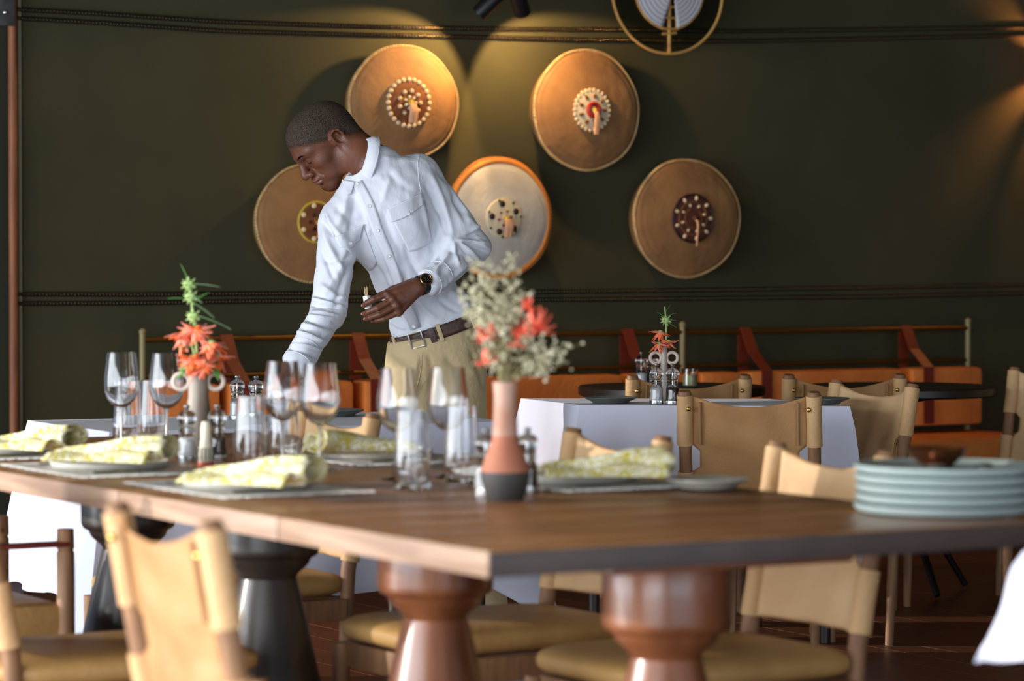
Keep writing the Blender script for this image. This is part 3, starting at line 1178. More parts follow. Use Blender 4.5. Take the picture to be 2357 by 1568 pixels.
# ================================================================== WHITE CLOTH TABLES
def cloth_table(corners, drop, tname, tlabel, clabel, flare=0.05, seed=1, corner_extra=0.3, sag=(0, 0, 0, 0)):
    cs = [Vector((x, y, 0)) for x, y in corners]
    cen = sum(cs, Vector()) / 4
    t = thing(tname, tlabel, 'table', cen)
    ins = [cen + (c - cen) * 0.965 for c in cs]
    m = MB()
    vs = [c - cen + UPV * 0.715 for c in ins] + [c - cen + UPV * 0.742 for c in ins]
    m.add(vs, [(0, 1, 2, 3), (4, 5, 6, 7), (0, 1, 5, 4), (1, 2, 6, 5), (2, 3, 7, 6), (3, 0, 4, 7)])
    m.build('tabletop', 'dark_table', t, smooth=False)
    for c in cs:
        p = (c - cen) * 0.86
        MB().tube([p, p + UPV * 0.715], [0.018, 0.026], 10).build('leg', 'dark_table', t)
    # cloth
    rr = random.Random(seed)
    per = []
    n = 40
    rad = 0.03
    for i in range(4):
        a, b = cs[i], cs[(i + 1) % 4]
        for k in range(n):
            per.append((i, k / n, a.lerp(b, k / n), (b - a).length))
    N = len(per)
    nrm = []
    orient = 1 if (cs[1] - cs[0]).cross(cs[2] - cs[1]).z > 0 else -1
    for i in range(4):
        e = (cs[(i + 1) % 4] - cs[i]).normalized()
        nrm.append(Vector((e.y, -e.x, 0)) * orient)
    phs = [rr.uniform(0, 6) for _ in range(6)]
    rows_top, rows_dn = 6, 18
    vs = []
    rings = []
    for j in range(1, rows_top + 1):
        f = j / rows_top
        rings.append([cen + (p - cen) * (f * 0.985) + UPV * 0.7485 for (i, s, p, l) in per])
    for j in range(rows_dn + 1):
        v = j / rows_dn
        ring = []
        for (i, s, p, l) in per:
            d0, d1 = s * l, (1 - s) * l
            wa, wb = math.exp(-(d0 / 0.10) ** 2), math.exp(-(d1 / 0.10) ** 2)
            nn = nrm[i].copy()
            if wa > 0.01:
                nn = nn + nrm[i - 1] * wa
            if wb > 0.01:
                nn = nn + nrm[(i + 1) % 4] * wb
            nn.normalize()
            cw = max(wa, wb)
            dr = drop * (1 + corner_extra * cw + 0.03 * math.sin(s * 9 + phs[1]))
            fold = (0.016 * math.sin(s * 11 + phs[2] + i) + 0.009 * math.sin(s * 23 + phs[3]) + 0.005 * math.sin(s * 31 + v * 9 + phs[4])) * v
            fold += cw * 0.05 * v - 0.035 * v * (math.exp(-((d0 - 0.16) / 0.06) ** 2) + math.exp(-((d1 - 0.16) / 0.06) ** 2))
            out = 0.012 * min(1, v * 8) + flare * v ** 1.2 + fold
            z = 0.7485 - 0.004 * min(1, v * 8) - dr * max(0, v - 0.0)
            q = p + nn * out
            ring.append(Vector((q.x, q.y, z)))
        rings.append(ring)
    m = MB()
    allv = [Vector((cen.x, cen.y, 0.749))]
    for r in rings:
        allv += r
    fs = []
    for k in range(N):
        fs.append((0, 1 + k, 1 + (k + 1) % N))
    for j in range(len(rings) - 1):
        a0, b0 = 1 + j * N, 1 + (j + 1) * N
        for k in range(N):
            l = (k + 1) % N
            fs.append((a0 + k, b0 + k, b0 + l, a0 + l))
    m.add([v - cen for v in allv], fs)
    o = m.build('tablecloth', 'white_cloth', None, solid=0.0012)
    o.location = cen
    tag(o, clabel, 'tablecloth', 'white tablecloths')
    return t


cloth_table([(-1.08, 8.43), (0.0, 8.97), (-0.30, 9.57), (-1.39, 9.02)], 0.44, 'cloth_covered_table',
            'table hidden under the white cloth where the man is reaching', 'white cloth hanging in sunlight on the table where the man reaches', flare=0.10, seed=3, corner_extra=0.35)
cloth_table([(0.214, 9.95), (1.06, 9.86), (0.85, 10.38), (0.03, 10.42)], 0.50, 'cloth_covered_table',
            'table hidden under the white cloth behind the sharp leather chair', 'white cloth with bright left side behind the sharp leather chair', flare=0.05, seed=5, corner_extra=0.12)
cloth_table([(0.82, 5.02), (1.255, 4.55), (1.755, 5.05), (1.305, 5.45)], 0.14, 'cloth_covered_table',
            'table hidden under the white cloth at the lower right edge', 'white cloth corner poking in at the lower right edge', flare=0.0, seed=8, corner_extra=0.25)


# dark round tables by the bench
def round_table(c, r, label, top='dark_table'):
    t = thing('round_table', label, 'table', (c[0], c[1], 0), group='dark round tables by the bench')
    MB().lathe([(0, TZ), (r - .006, TZ), (r, TZ - .006), (r, TZ - .03), (r - .01, TZ - .036), (0, TZ - .036)], 64).build('tabletop', top, t)
    MB().lathe([(0, TZ - .036), (.12, TZ - .036), (.12, TZ - .05), (.03, TZ - .07), (.025, .25), (0, .25)], 24).build('column', 'iron', t)
    for k in range(4):
        a = k * math.pi / 2 + .4
        MB().tube([(0, 0, .3), (math.cos(a) * .15, math.sin(a) * .15, .22), (math.cos(a) * .29, math.sin(a) * .29, .012)], [.014, .014, .012], 8).build('leg', 'iron', t)
    MB().torus((0, 0, .45), .2, .008).build('ring', 'iron', t)
    for k in range(4):
        a = k * math.pi / 2 + .4
        MB().tube([(math.cos(a) * .02, math.sin(a) * .02, .45), (math.cos(a) * .2, math.sin(a) * .2, .45)], .007, 8).build('spoke', 'iron', t)


round_table((0.58, 11.42), 0.34, 'dark round table with candle jar, beyond the right white table')
round_table((1.40, 11.42), 0.36, 'dark round table at the right, in front of the bench end')

# ================================================================== TABLEWARE
CC = {}


def cached(key, fn):
    """first call builds the thing, later calls copy it"""
    if key not in CC:
        CC[key] = fn()
        return CC[key], True
    return CC[key], False


def wine_glass(px, d, label):
    p = at(px, 1000, d)
    p.z = TZ

    def mk():
        t = thing('wine_glass', label, 'wine glass', p, group='wine glasses on the wooden tables')
        foot = [(0.0, 0.0), (0.036, 0.0), (0.037, 0.0015), (0.030, 0.004), (0.012, 0.008), (0.0, 0.009)]
        MB().lathe(foot, 40).build('foot', 'wineglass', t)
        stem = [(0.0055, 0.009), (0.0038, 0.02), (0.0034, 0.05), (0.0036, 0.085), (0.006, 0.1)]
        MB().lathe(stem, 20).build('stem', 'wineglass', t)
        bowl = [(0.001, 0.1005), (0.008, 0.101), (0.022, 0.108), (0.034, 0.121), (0.0415, 0.139), (0.0435, 0.155), (0.0425, 0.178), (0.039, 0.205), (0.0345, 0.235),
                (0.0338, 0.235), (0.038, 0.205), (0.0415, 0.178), (0.0425, 0.155), (0.0405, 0.140), (0.033, 0.123), (0.021, 0.110), (0.007, 0.1035), (0.001, 0.1035)]
        MB().lathe(bowl, 48).build('bowl', 'wineglass', t)
        return t
    t, new = cached('wine', mk)
    if not new:
        dup(t, label, p, random.uniform(0, 6))


for px, d, lab in ((280, 7.68, 'wine glass nearest the left edge of the table row'),
                   (384, 7.62, 'wine glass beside the tall grey vase, just left of its flowers'),
                   (651, 7.05, 'wine glass below the cuff of the man, left of its twin'),
                   (737, 6.87, 'wine glass standing clear on its stem in the middle of the table'),
                   (915, 6.60, 'blurred wine glass left of the dried flowers, the left of that pair'),
                   (1031, 6.66, 'blurred wine glass right next to the terracotta vase')):
    wine_glass(px, d, lab)


def tumbler(px, d, label):
    p = at(px, 1000, d)
    p.z = TZ

    def mk():
        t = thing('water_glass', label, 'glass', p, group='tall water glasses on the wooden tables')
        pr = [(0.0, 0.0), (0.034, 0.0), (0.0365, 0.003), (0.0375, 0.02), (0.0365, 0.06), (0.0335, 0.11), (0.0305, 0.16), (0.0297, 0.16), (0.0325, 0.11), (0.0352, 0.06), (0.036, 0.022), (0.033, 0.012), (0.0, 0.011)]
        MB().lathe(pr, 40).build('tumbler_wall', 'wineglass', t)
        return t
    t, new = cached('tumbler', mk)
    if not new:
        dup(t, label, p, random.uniform(0, 6))


for px, d, lab in ((294, 7.75, 'tall water glass in front of the leftmost wine glass'),
                   (352, 7.86, 'tall water glass between the two left wine glasses'),
                   (576, 6.97, 'tall water glass in front of the far pepper mills'),
                   (652, 7.22, 'tall water glass behind the napkin, under the wine glass by the cuff'),
                   (948, 6.32, 'tall water glass left of the terracotta vase, nearest the camera'),
                   (1062, 6.5, 'tall water glass touching the left side of the terracotta vase in view')):
    tumbler(px, d, lab)


def mill(p, label, fill, group, key):
    p = Vector((p.x, p.y, TZ))

    def mk():
        t = thing('pepper_mill' if fill == 'pepper' else 'salt_mill', label, 'pepper mill' if fill == 'pepper' else 'salt mill', p, group=group)
        body = [(0.0, 0.002), (0.021, 0.002), (0.022, 0.006), (0.022, 0.02), (0.0205, 0.03), (0.021, 0.045), (0.0185, 0.058), (0.0155, 0.064), (0.019, 0.069), (0.0165, 0.074), (0.0195, 0.079), (0.0165, 0.083), (0.0205, 0.092), (0.0215, 0.101), (0.018, 0.111), (0.009, 0.116), (0.005, 0.117), (0.0, 0.117)]
        MB().lathe(body, 32).build('clear_body', 'acrylic', t)
        MB().lathe([(0.0, 0.006), (0.0165, 0.006), (0.0165, 0.030), (0.016, 0.046), (0.010, 0.052), (0.0, 0.050)], 24).build('filling', fill, t)
        MB().lathe([(0.0, 0.0), (0.0225, 0.0), (0.0228, 0.004), (0.0225, 0.012), (0.0222, 0.012), (0.0222, 0.0012), (0.0, 0.0012)], 32).build('base_ring', 'cap_steel', t)
        MB().lathe([(0.0, 0.05), (0.0016, 0.05), (0.0016, 0.117), (0.0, 0.117)], 10).build('spindle', 'cap_steel', t)
        m = MB()
        m.lathe([(0.004, 0.1165), (0.0045, 0.119), (0.0075, 0.1225), (0.0075, 0.126), (0.004, 0.129), (0.0, 0.1295)], 20)
        m.build('knob', 'cap_steel', t)
        return t
    t, new = cached(key, mk)
    if not new:
        dup(t, label, p, random.uniform(0, 6))
        return


GM = 'clear acrylic salt and pepper mills'


def mill_px(px, d, label, fill):
    p = at(px, 900, d)
    mill(p, label, fill, GM, 'mill_' + fill)


mill_px(1511, 9.99, 'clear salt mill with white salt on the right white table', 'salt')
mill_px(1548, 9.97, 'clear pepper mill with dark peppercorns on the right white table', 'pepper')
mill_px(1476, 11.22, 'clear salt mill on the far dark table, left of its twin', 'salt')
mill_px(1501, 11.24, 'clear pepper mill on the far dark table behind the salt mill', 'pepper')
mill_px(546, 9.02, 'clear salt mill on the white cloth, left one under the reaching arm', 'salt')
mill_px(589, 8.98, 'clear pepper mill on the white cloth, right one under the reaching arm', 'pepper')
mill_px(430, 7.22, 'clear salt mill in front of the tall grey vase on the wooden table', 'salt')
mill_px(500, 7.25, 'clear pepper mill at the right foot of the tall grey vase', 'pepper')
mill_px(1118, 6.22, 'clear salt mill just left behind the terracotta vase', 'salt')
mill_px(1214, 6.26, 'clear pepper mill just right behind the terracotta vase', 'pepper')

# striped shaker
p = at(474, 1000, 7.02)
p.z = TZ
sh = thing('striped_shaker', 'small striped cream shaker with red base between the clear mills', 'shaker', p)
MB().lathe([(0, 0), (.019, 0), (.0195, .004), (.018, .012), (0, .012)], 24).build('shaker_base', 'shaker_red', sh)
MB().lathe([(0, .012), (.0178, .012), (.0185, .03), (.016, .045), (.0, .045)], 24).build('shaker_body', 'shaker_cream', sh)
for k in range(12):
    a = k * math.pi / 6
    MB().tube([(math.cos(a) * .0182, math.sin(a) * .0182, .014), (math.cos(a) * .0187, math.sin(a) * .0187, .03), (math.cos(a) * .0165, math.sin(a) * .0165, .043)], .0018, 6).build('stripe', 'shaker_dark', sh)
MB().lathe([(0.0, .045), (.0125, .045), (.014, .052), (.0115, .06), (.0115, .085), (.009, .10), (0, .102)], 24).build('shaker_neck', 'shaker_cream', sh)


# plates
def plate(loc, r, label, m_, group, name='plate', key=None):
    def mk():
        pr = [(0, 0.004), (r * .55, 0.004), (r * .62, 0.0), (r * .66, 0.001), (r * .70, 0.006), (r * .98, 0.0165), (r, 0.018), (r * .995, 0.020), (r * .97, 0.0198), (r * .72, 0.0105), (r * .6, 0.0072), (0, 0.0068)]
        if name in ('dinner_plate', 'plate'):
            pr = [(0, 0.004), (r * .70, 0.004), (r * .74, 0.0005), (r * .90, 0.0005), (r * .965, 0.004), (r * .995, 0.011), (r, 0.0165), (r * .99, 0.0175), (r * .96, 0.0172), (r * .92, 0.010), (r * .85, 0.008), (0, 0.008)]
        o = MB().lathe(pr, 64).build(name, m_)
        o.location = loc
        return tag(o, label, 'plate', group)
    t, new = cached(key or (name, r, m_), mk)
    if not new:
        dup(t, label, loc)
    return


def placemat(r, l, label, along):
    c = rowp(r, l, TZ + 0.001)
    t = thing('placemat', label, 'placemat', c, RA, group='woven placemats on the wooden tables')
    m = MB()
    hx, hy = 0.165, 0.225

    def fn(u, v):
        x, y = (u * 2 - 1) * hx, (v * 2 - 1) * hy
        z = 0.0022 + 0.0008 * math.sin(y * 140) + 0.0006 * math.sin(x * 50 + y * 9)
        return Vector((x, y, z))
    m.grid(fn, 20, 60)
    m.build('mat_weave', 'placemat', t, solid=0.0025)
    m = MB()
    for sgn in (-1, 1):
        for k in range(70):
            x = (k / 69 * 2 - 1) * hx
            m.tube([(x, sgn * hy, .0025), (x + random.uniform(-.004, .004), sgn * (hy + 0.012), .003), (x + random.uniform(-.007, .007), sgn * (hy + random.uniform(.018, .028)), .0015)], [.0014, .0012, .0005], 4)
    m.build('fringe', 'fringe', t, kind='stuff')
    return t


def napkin(loc, rz, label, L=0.27, sc=1.0):
    t = thing('napkin', label, 'napkin', loc, rz, group='yellow patterned napkins on the plates')
    m = MB()
    # a loosely rolled cloth: flattened spiral, wider at the open end, trailing flap along the table
    turns, n = 1.45, 48

    def fn(u, v):
        a = u * turns * 2 * math.pi
        wide = (0.55 + 0.75 * v) * sc
        r = (0.015 + 0.011 * u) * wide
        x = (v - 0.5) * L + 0.018 * math.sin(u * 5) * (v - .5)
        y = math.cos(a) * r * 1.75 + 0.012 * math.sin(v * 5 + u * 2)
        z = 0.027 * wide * 0.98 + math.sin(a) * r * 0.96 + 0.004 * math.sin(v * 9 + a) * v
        if u > 0.9:
            k = (u - 0.9) / 0.1
            y += 0.05 * k * (1 - 0.4 * v)
            z = z * (1 - k) + 0.004 * k
        return Vector((x, y, max(z, 0.0015)))
    m.grid(fn, n, 22)
    m.build('roll', 'napkin', t, solid=0.0022)
    m = MB()

    def fl(u, v):
        x = (u - 0.5) * L * 0.95
        y = -0.035 - 0.055 * v + 0.012 * math.sin(u * 4)
        z = 0.002 + (0.028 * math.sin(math.pi * (1 - v) * .75) * (0.4 + .6 * u) + 0.006 * math.sin(u * 11 + v * 3) * (1 - v) + .004) * sc
        return Vector((x, y, z))
    m.grid(fl, 24, 12)
    m.build('fold', 'napkin', t, solid=0.0022)
    return t


def cutlery(r, l, kind, label):
    c = rowp(r, l, TZ + 0.0045)
    t = thing(kind, label, kind, c, RA, group='steel cutlery on the placemats')
    m = MB()
    if kind == 'fork':
        m.tube([(-0.10, 0, .002), (-0.03, 0, .003), (0.03, 0, .005)], [.0042, .003, .0028], 8, flat=.5, flatdir=(0, 0, 1))
        m.tube([(0.03, 0, .005), (0.045, 0, .004), (0.062, 0, .003)], [.003, .010, .011], 8, flat=.2, flatdir=(0, 0, 1))
        m.build('handle', 'steel', t)
        for k in range(4):
            y = (k - 1.5) * .0055
            MB().tube([(0.060, y, .003), (0.08, y, .003), (0.1, y, .006)], [.0018, .0016, .001], 6).build('tine', 'steel', t)
    else:
        m.tube([(-0.11, 0, .003), (-0.06, 0, .004), (0.0, 0, .004)], [.0055, .0055, .0045], 8, flat=.6, flatdir=(0, 0, 1))
        m.build('handle', 'steel', t)
        MB().tube([(0.0, 0, .004), (0.02, 0, .004), (0.09, 0, .004), (0.115, 0.004, .004)], [.0045, .010, .010, .003], 8, flat=.12, flatdir=(0, 0, 1)).build('blade', 'steel', t)


settings = [(0.24, 1.42, 0, 'nearest the camera, before the middle wine glasses'),
            (0.22, 2.08, 0, 'left of the nearest setting'),
            (0.24, 2.72, 0, 'at the left edge of the picture'),
            (0.90, 2.12, 1, 'across the table behind the standing wine glass'),
            (0.90, 1.23, 1, 'across the table right of the terracotta vase')]
for r, l, far, where in settings:
    placemat(r, l, 'grey woven fringed placemat ' + where, far)
    pr = r + (0.0 if not far else 0.0)
    plate(rowp(pr, l, TZ + 0.0045), 0.132, 'grey stoneware plate on the placemat ' + where, 'plate_grey', 'grey stoneware plates on the placemats')
    sgn = 1 if not far else -1
    cutlery(r, l + 0.17 * sgn, 'fork', 'steel fork on the placemat ' + where)
    cutlery(r, l - 0.17 * sgn, 'knife', 'steel knife on the placemat ' + where)
NZ = TZ + 0.0245
for (px, py, ang, lab, L) in ((590, 1116, -30, 'rolled yellow patterned napkin on the nearest plate, below the middle wine glasses', 0.27),
                              (262, 1064, -22, 'rolled yellow patterned napkin on the second plate from the nearest', 0.27),
                              (80, 1036, -34, 'rolled yellow patterned napkin at the left edge of the table row', 0.24),
                              (842, 1050, 205, 'rolled yellow patterned napkin across the table behind the standing wine glass', 0.24),
                              (1392, 1098, 2, 'rolled yellow patterned napkin right of the terracotta vase', 0.26)):
    q = onz(px, py, NZ)
    napkin(q, math.radians(ang), lab, L)
plate(onz(1628, 1124, TZ + 0.0045), 0.085, 'small grey side plate alone at the far edge right of the napkin', 'plate_grey', None, 'side_plate')
# plates on the white tables
plate(onz(1405, 928, TZ), 0.088, 'dark grey plate on the left part of the right white table', 'plate_dark', None, 'white_table_plate')
plate(onz(1892, 930, TZ), 0.088, 'dark grey plate on the right part of the right white table', 'plate_dark', None, 'white_table_plate')
plate(onz(770, 958, TZ), 0.088, 'dark grey plate on the white cloth beside the reaching hand', 'plate_dark', None, 'white_table_plate')

# plate stack
sp = (0.795, 5.77)
NPL = 5
order = ['lowest plate', 'second plate from the bottom', 'middle plate', 'second plate from the top', 'topmost plate']
for k in range(NPL):
    plate(Vector((sp[0] + random.uniform(-.002, .002), sp[1] + random.uniform(-.002, .002), TZ + 0.0005 + k * 0.0178)), 0.166, 'pale blue grey dinner plate, %s of the stack at the right' % order[k], 'plate_pale', 'pale dinner plates in the stack', 'dinner_plate')
ztop = TZ + 0.0005 + (NPL - 1) * 0.0178 + 0.0085
bl = MB()
bl.lathe([(0, 0.0), (.025, 0.0), (.03, .004), (.05, .022), (.056, .036), (.0545, .0365), (.048, .024), (.028, .007), (0, .005)], 40)
bo = bl.build('copper_bowl', 'copper')
bo.location = (sp[0] - 0.01, sp[1] + 0.035, ztop)
tag(bo, 'small dark copper bowl sitting on top of the plate stack', 'bowl')
for k, (dx, dy, a) in enumerate(((-0.055, -0.04, 0.5), (0.055, -0.06, 1.2))):
    t = thing('spoon', ['steel spoon lying left of the copper bowl on the plate stack', 'steel spoon lying right of the copper bowl on the plate stack'][k], 'spoon', (sp[0] + dx, sp[1] + dy, ztop), a, group='steel spoons on the plate stack')
    MB().ball((0.045, 0, .006), (.022, .015, .006), 12).build('spoon_bowl', 'steel', t)
    MB().tube([(0.025, 0, .007), (-0.02, 0, .011), (-0.06, 0, .006)], [.0035, .003, .0045], 8, flat=.6, flatdir=(0, 0, 1)).build('handle', 'steel', t)

# candle jar on far table
cj = at(1588, 880, 11.3)
cj.z = TZ
t = thing('candle_jar', 'small glass candle jar with pale wax on the far dark table', 'candle', cj)
MB().lathe([(0, 0), (.026, 0), (.03, .004), (.03, .065), (.028, .066), (.028, .006), (0, .005)], 28).build('jar', 'wineglass', t)
MB().lathe([(0, .006), (.026, .006), (.026, .045), (0, .045)], 24).build('wax', 'candle_wax', t)
MB().tube([(0, 0, .045), (.001, 0, .053)], .0012, 6).build('wick', 'rope', t)


# ================================================================== FLOWERS AND VASES
def petal_mesh(L, w, curl):
    m = MB()

    def fn(u, v):
        x = v * L
        z = curl * L * (v ** 2) - 0.10 * L * math.sin(v * math.pi)
        ww = w * (0.35 + 0.65 * math.sin(min(1, v * 1.15 + .1) * math.pi) ** 0.7)
        a = u * 2 * math.pi
        return Vector((x, math.cos(a) * ww, z + math.sin(a) * ww * 0.5))
    m.grid(fn, 8, 8, True)
    return m


def leaf_mesh(L, w, droop):
    m = MB()

    def fn(u, v):
        a = (u * 2 - 1)
        ww = w * math.sin(math.pi * min(1, v * .96 + .04)) ** 0.75
        return Vector((v * L, a * ww, -droop * L * v * v + 0.25 * abs(a) * ww))
    m.grid(fn, 4, 12)
    return m


def dirrot(az, el):
    """rotation that takes +x to the direction (az, el)"""
    return (0, -el, az)


def flower_stem(base, top, scale, label, group, clusters, leaves, buds):
    """clusters: (fraction up, sideways offset px-like metres, n petals, size)"""
    base = Vector(base)
    t = thing('flower_stem', label, 'flower', base, group=group)
    top = Vector(top) - base
    mid = top * 0.5 + Vector((0.012, 0, 0)) * scale

    def cp(f):
        return mid * (2 * f * (1 - f)) + top * (f * f)
    MB().tube([cp(k / 14) for k in range(15)], [0.0034 * scale * (1.25 - .6 * k / 14) for k in range(15)], 8).build('stem', 'calyx', t)
    for (f, off, n, sz, mt) in clusters:
        c = cp(f) + Vector(off)
        b = MB().ball((0, 0, 0), (0.012 * sz, 0.012 * sz, 0.010 * sz), 10).build('blossom', 'calyx' if mt == 'petal' else mt, t)
        b.location = c
        base_p = None
        for k in range(n):
            az = 2.4 * k + random.uniform(-.3, .3)
            el = random.uniform(-0.95, 0.55)
            sca = random.uniform(.75, 1.15)
            if base_p is None or k % 6 == 0:
                base_p = petal_mesh(0.040 * sz, 0.0098 * sz, random.uniform(-.6, -.1)).build('petal', mt if k % 4 else 'petal_pink', b)
                o = base_p
            else:
                o = piece(base_p, b)
            o.rotation_euler = dirrot(az, el)
            o.scale = (sca, sca, sca)
    for (f, n) in buds:
        m = MB()
        c = cp(f)
        m.ball(c, (0.0135 * scale, 0.0135 * scale, 0.012 * scale), 12)
        for k in range(16):
            a = k * 2.4
            e = -1 + 2 * (k + .5) / 16
            dv = Vector((math.cos(a) * math.sqrt(1 - e * e), math.sin(a) * math.sqrt(1 - e * e), e))
            m.tube([c + dv * 0.010 * scale, c + dv * 0.021 * scale], [0.0035 * scale, 0.0008 * scale], 5)
        m.build('bud', 'calyx', t)
    for (f, L, az, el, w, mt) in leaves:
        o = leaf_mesh(L, w, 0.12).build('leaf', mt, t, solid=0.0006)
        o.location = cp(f)
        o.rotation_euler = dirrot(az, el)
    return t


def ring_vase(p, scale, label, m_, tall, name='ring_vase', rings_at=0.83, ring_r=0.018, r0=0.030, r1=0.0215):
    t = thing(name, label, 'vase', p)
    H = tall
    pr = [(0, 0), (r0 * .8, 0), (r0, .006), (r0 * 1.05, H * .25), (r0 * .92, H * .45), (r1 * 1.02, H * .66), (r1, H * .9), (r1 * 1.06, H), (r1 * .86, H), (r1 * .8, H * .9), (r1 * .8, H * .6), (0, H * .58)]
    MB().lathe(pr, 36).build('vase_body', m_, t)
    for s in (-1, 1):
        MB().torus((s * (r1 + ring_r * 0.92), 0, H * rings_at), ring_r, 0.0052, rotm((1, 0, 0), (0, 0, 1), (0, -1, 0))).build('ring_handle', 'ring_clay', t)
    return t


# tall grey vase at left
VD = 7.38
v1 = at(457, 1000, VD)
v1.z = TZ
VH = 0.212
ring_vase(v1, 1.0, 'tall grey brown vase with ring handles on the wooden table at left', 'vase_grey', VH, rings_at=0.83, ring_r=0.0185, r0=0.034, r1=0.0235)


def ppx(px, py, d):
    return at(px, py, d)


fb = v1 + UPV * (VH * .62)
fd = VD / FPX
C0 = at(452, 852, VD)


def rel(px, py, dy=0.0):
    """offset from the straight stem at the same height"""
    return at(px, py, VD + dy)


def free_flower(base, top, label, group, clusters, leaves, buds, scale=1.0):
    base = Vector(base)
    topv = Vector(top)

    def frac(p):
        return max(0.02, min(1.0, (p.z - base.z) / (topv.z - base.z)))
    mid = (topv - base) * .5 + Vector((0.012, 0, 0)) * scale

    def cp(f):
        return mid * (2 * f * (1 - f)) + (topv - base) * (f * f)
    cl = []
    for (p, n, sz, mt) in clusters:
        f = frac(p)
        # solve height on curve
        cl.append((f, tuple(p - base - cp(f)), n, sz, mt))
    lv = []
    for (p, q, w, mt) in leaves:
        f = frac(p)
        dv = q - p
        lv.append((f, dv.length, math.atan2(dv.y, dv.x), math.asin(max(-1, min(1, dv.z / dv.length))), w, mt))
    bd = [(frac(p), n) for p, n in buds]
    return flower_stem(base, top, scale, label, group, cl, lv, bd)


GF = 'orange flower stems in the vases'
free_flower(fb, rel(432, 636), 'tall stem with green buds and long leaves above orange flowers in the grey vase', GF,
            [(rel(425, 770, .02), 36, 1.0, 'petal'), (rel(452, 757, -.02), 32, 1.0, 'petal')],
            [(rel(420, 655), rel(406, 606), .0055, 'leaf'), (rel(432, 655), rel(505, 652, -.03), .006, 'leaf_grey'), (rel(428, 675), rel(456, 692, -.05), .005, 'leaf_grey'),
             (rel(420, 690), rel(366, 681), .005, 'leaf'), (rel(420, 695), rel(475, 724, -.04), .006, 'leaf_grey'), (rel(418, 725), rel(506, 746, -.05), .008, 'leaf_grey'), (rel(425, 700), rel(462, 668, .03), .005, 'leaf')],
            [(rel(424, 655), 12), (rel(410, 684), 12), (rel(405, 729), 12)])
free_flower(fb, rel(480, 770), 'short drooping orange flower stem at the right of the grey vase', GF,
            [(rel(487, 790, -.03), 30, .92, 'petal'), (rel(500, 822, .0), 26, .85, 'petal')],
            [(rel(470, 800), rel(512, 790, -.02), .009, 'leaf'), (rel(470, 810), rel(498, 870, -.05), .011, 'leaf')], [])
free_flower(fb, rel(440, 790), 'low orange flower stem spilling over the lip of the grey vase', GF,
            [(rel(445, 828, -.04), 40, 1.05, 'petal'), (rel(470, 836, -.05), 26, .9, 'petal')],
            [(rel(440, 820), rel(404, 852, -.04), .013, 'leaf'), (rel(440, 800), rel(405, 800, .0), .011, 'leaf'), (rel(440, 845), rel(388, 868, -.04), .008, 'leaf')], [])

# small vase on the right white table
v3 = at(1528, 900, 10.14)
v3.z = TZ
ring_vase(v3, 1.0, 'small pale vase with two ring handles behind the clear mills', 'vase_small', 0.178, 'ring_vase', 0.80, 0.0175, 0.020, 0.0105)
VD = 10.14
free_flower(v3 + UPV * .12, rel(1530, 706), 'small orange flower stem with green top in the pale ring vase', GF,
            [(rel(1520, 765, 0), 14, .8, 'petal'), (rel(1516, 792, -.02), 16, .8, 'petal'), (rel(1540, 787, -.02), 14, .75, 'petal')],
            [(rel(1526, 735), rel(1508, 716), .0045, 'leaf'), (rel(1528, 730), rel(1552, 718), .004, 'leaf'), (rel(1526, 722), rel(1536, 700), .004, 'leaf'), (rel(1526, 742), rel(1552, 752), .005, 'leaf'), (rel(1526, 738), rel(1550, 735), .004, 'leaf')],
            [(rel(1524, 737), 10)])

# terracotta bottle vase in the foreground
VD = 6.05
v2 = at(1163, 1000, VD)
v2.z = TZ
tv = thing('bottle_vase', 'terracotta bottle vase with dark base in the middle of the wooden table', 'vase', v2)
MB().lathe([(0, 0), (.034, 0), (.037, .003), (.046, .036), (.0485, .052), (.047, .056), (0, .056)], 40).build('vase_base', 'clay_dark', tv)
MB().lathe([(0, .0555), (.0475, .0555), (.0468, .060), (.037, .088), (.027, .112), (.0245, .125), (0, .125)], 40).build('vase_belly', 'terracotta', tv)
MB().lathe([(0, .125), (.0248, .125), (.0225, .165), (.0215, .20), (.0235, .228), (.021, .228), (.019, .2), (.019, .15), (0, .15)], 40).build('vase_neck', 'terracotta_pale', tv)
b0 = v2 + UPV * 0.155
t = thing('dried_bouquet', 'wispy pale dried flowers with red blossoms in the terracotta vase', 'flowers', b0)
ends = []
for k in range(22):
    px = random.gauss(1150, 42)
    py = random.gauss(715, 55)
    ends.append((px, py))
ends += [(1080, 600), (1095, 590), (1110, 612), (1070, 640), (1130, 620), (1160, 640), (1090, 660), (1060, 690), (1290, 790), (1310, 800), (1280, 810), (1265, 830), (1250, 800), (1235, 780), (1225, 745), (1190, 690), (1215, 800), (1300, 830), (1240, 850)]
stems = MB()
fluff = MB()
for (px, py) in ends:
    e = at(px, py, VD + random.uniform(-.09, .09))
    midp = b0.lerp(e, .55) + Vector((0, 0, .03)) + Vector((random.uniform(-.01, .01), random.uniform(-.02, .02), 0))
    pts = [b0 + UPV * .0, v2 + UPV * .23 + Vector((random.uniform(-.012, .012), random.uniform(-.012, .012), 0)), midp, e]
    stems.tube(pts, [.0011, .001, .0008, .0005], 4)
    for q in range(17):
        f = random.uniform(.0, 1) ** .6
        c = (midp.lerp(e, f)) + Vector((random.gauss(0, .011), random.gauss(0, .014), random.gauss(0, .011)))
        fluff.ball(c, random.uniform(.0022, .0046), 6)
        if q % 3 == 0:
            stems.tube([midp.lerp(e, f * .9), c], [.0006, .0004], 3, caps=False)
stems.build('dried_stems', 'dried_stem', t, world=True, kind='stuff')
fluff.build('dried_sprays', 'dried', t, world=True, kind='stuff')
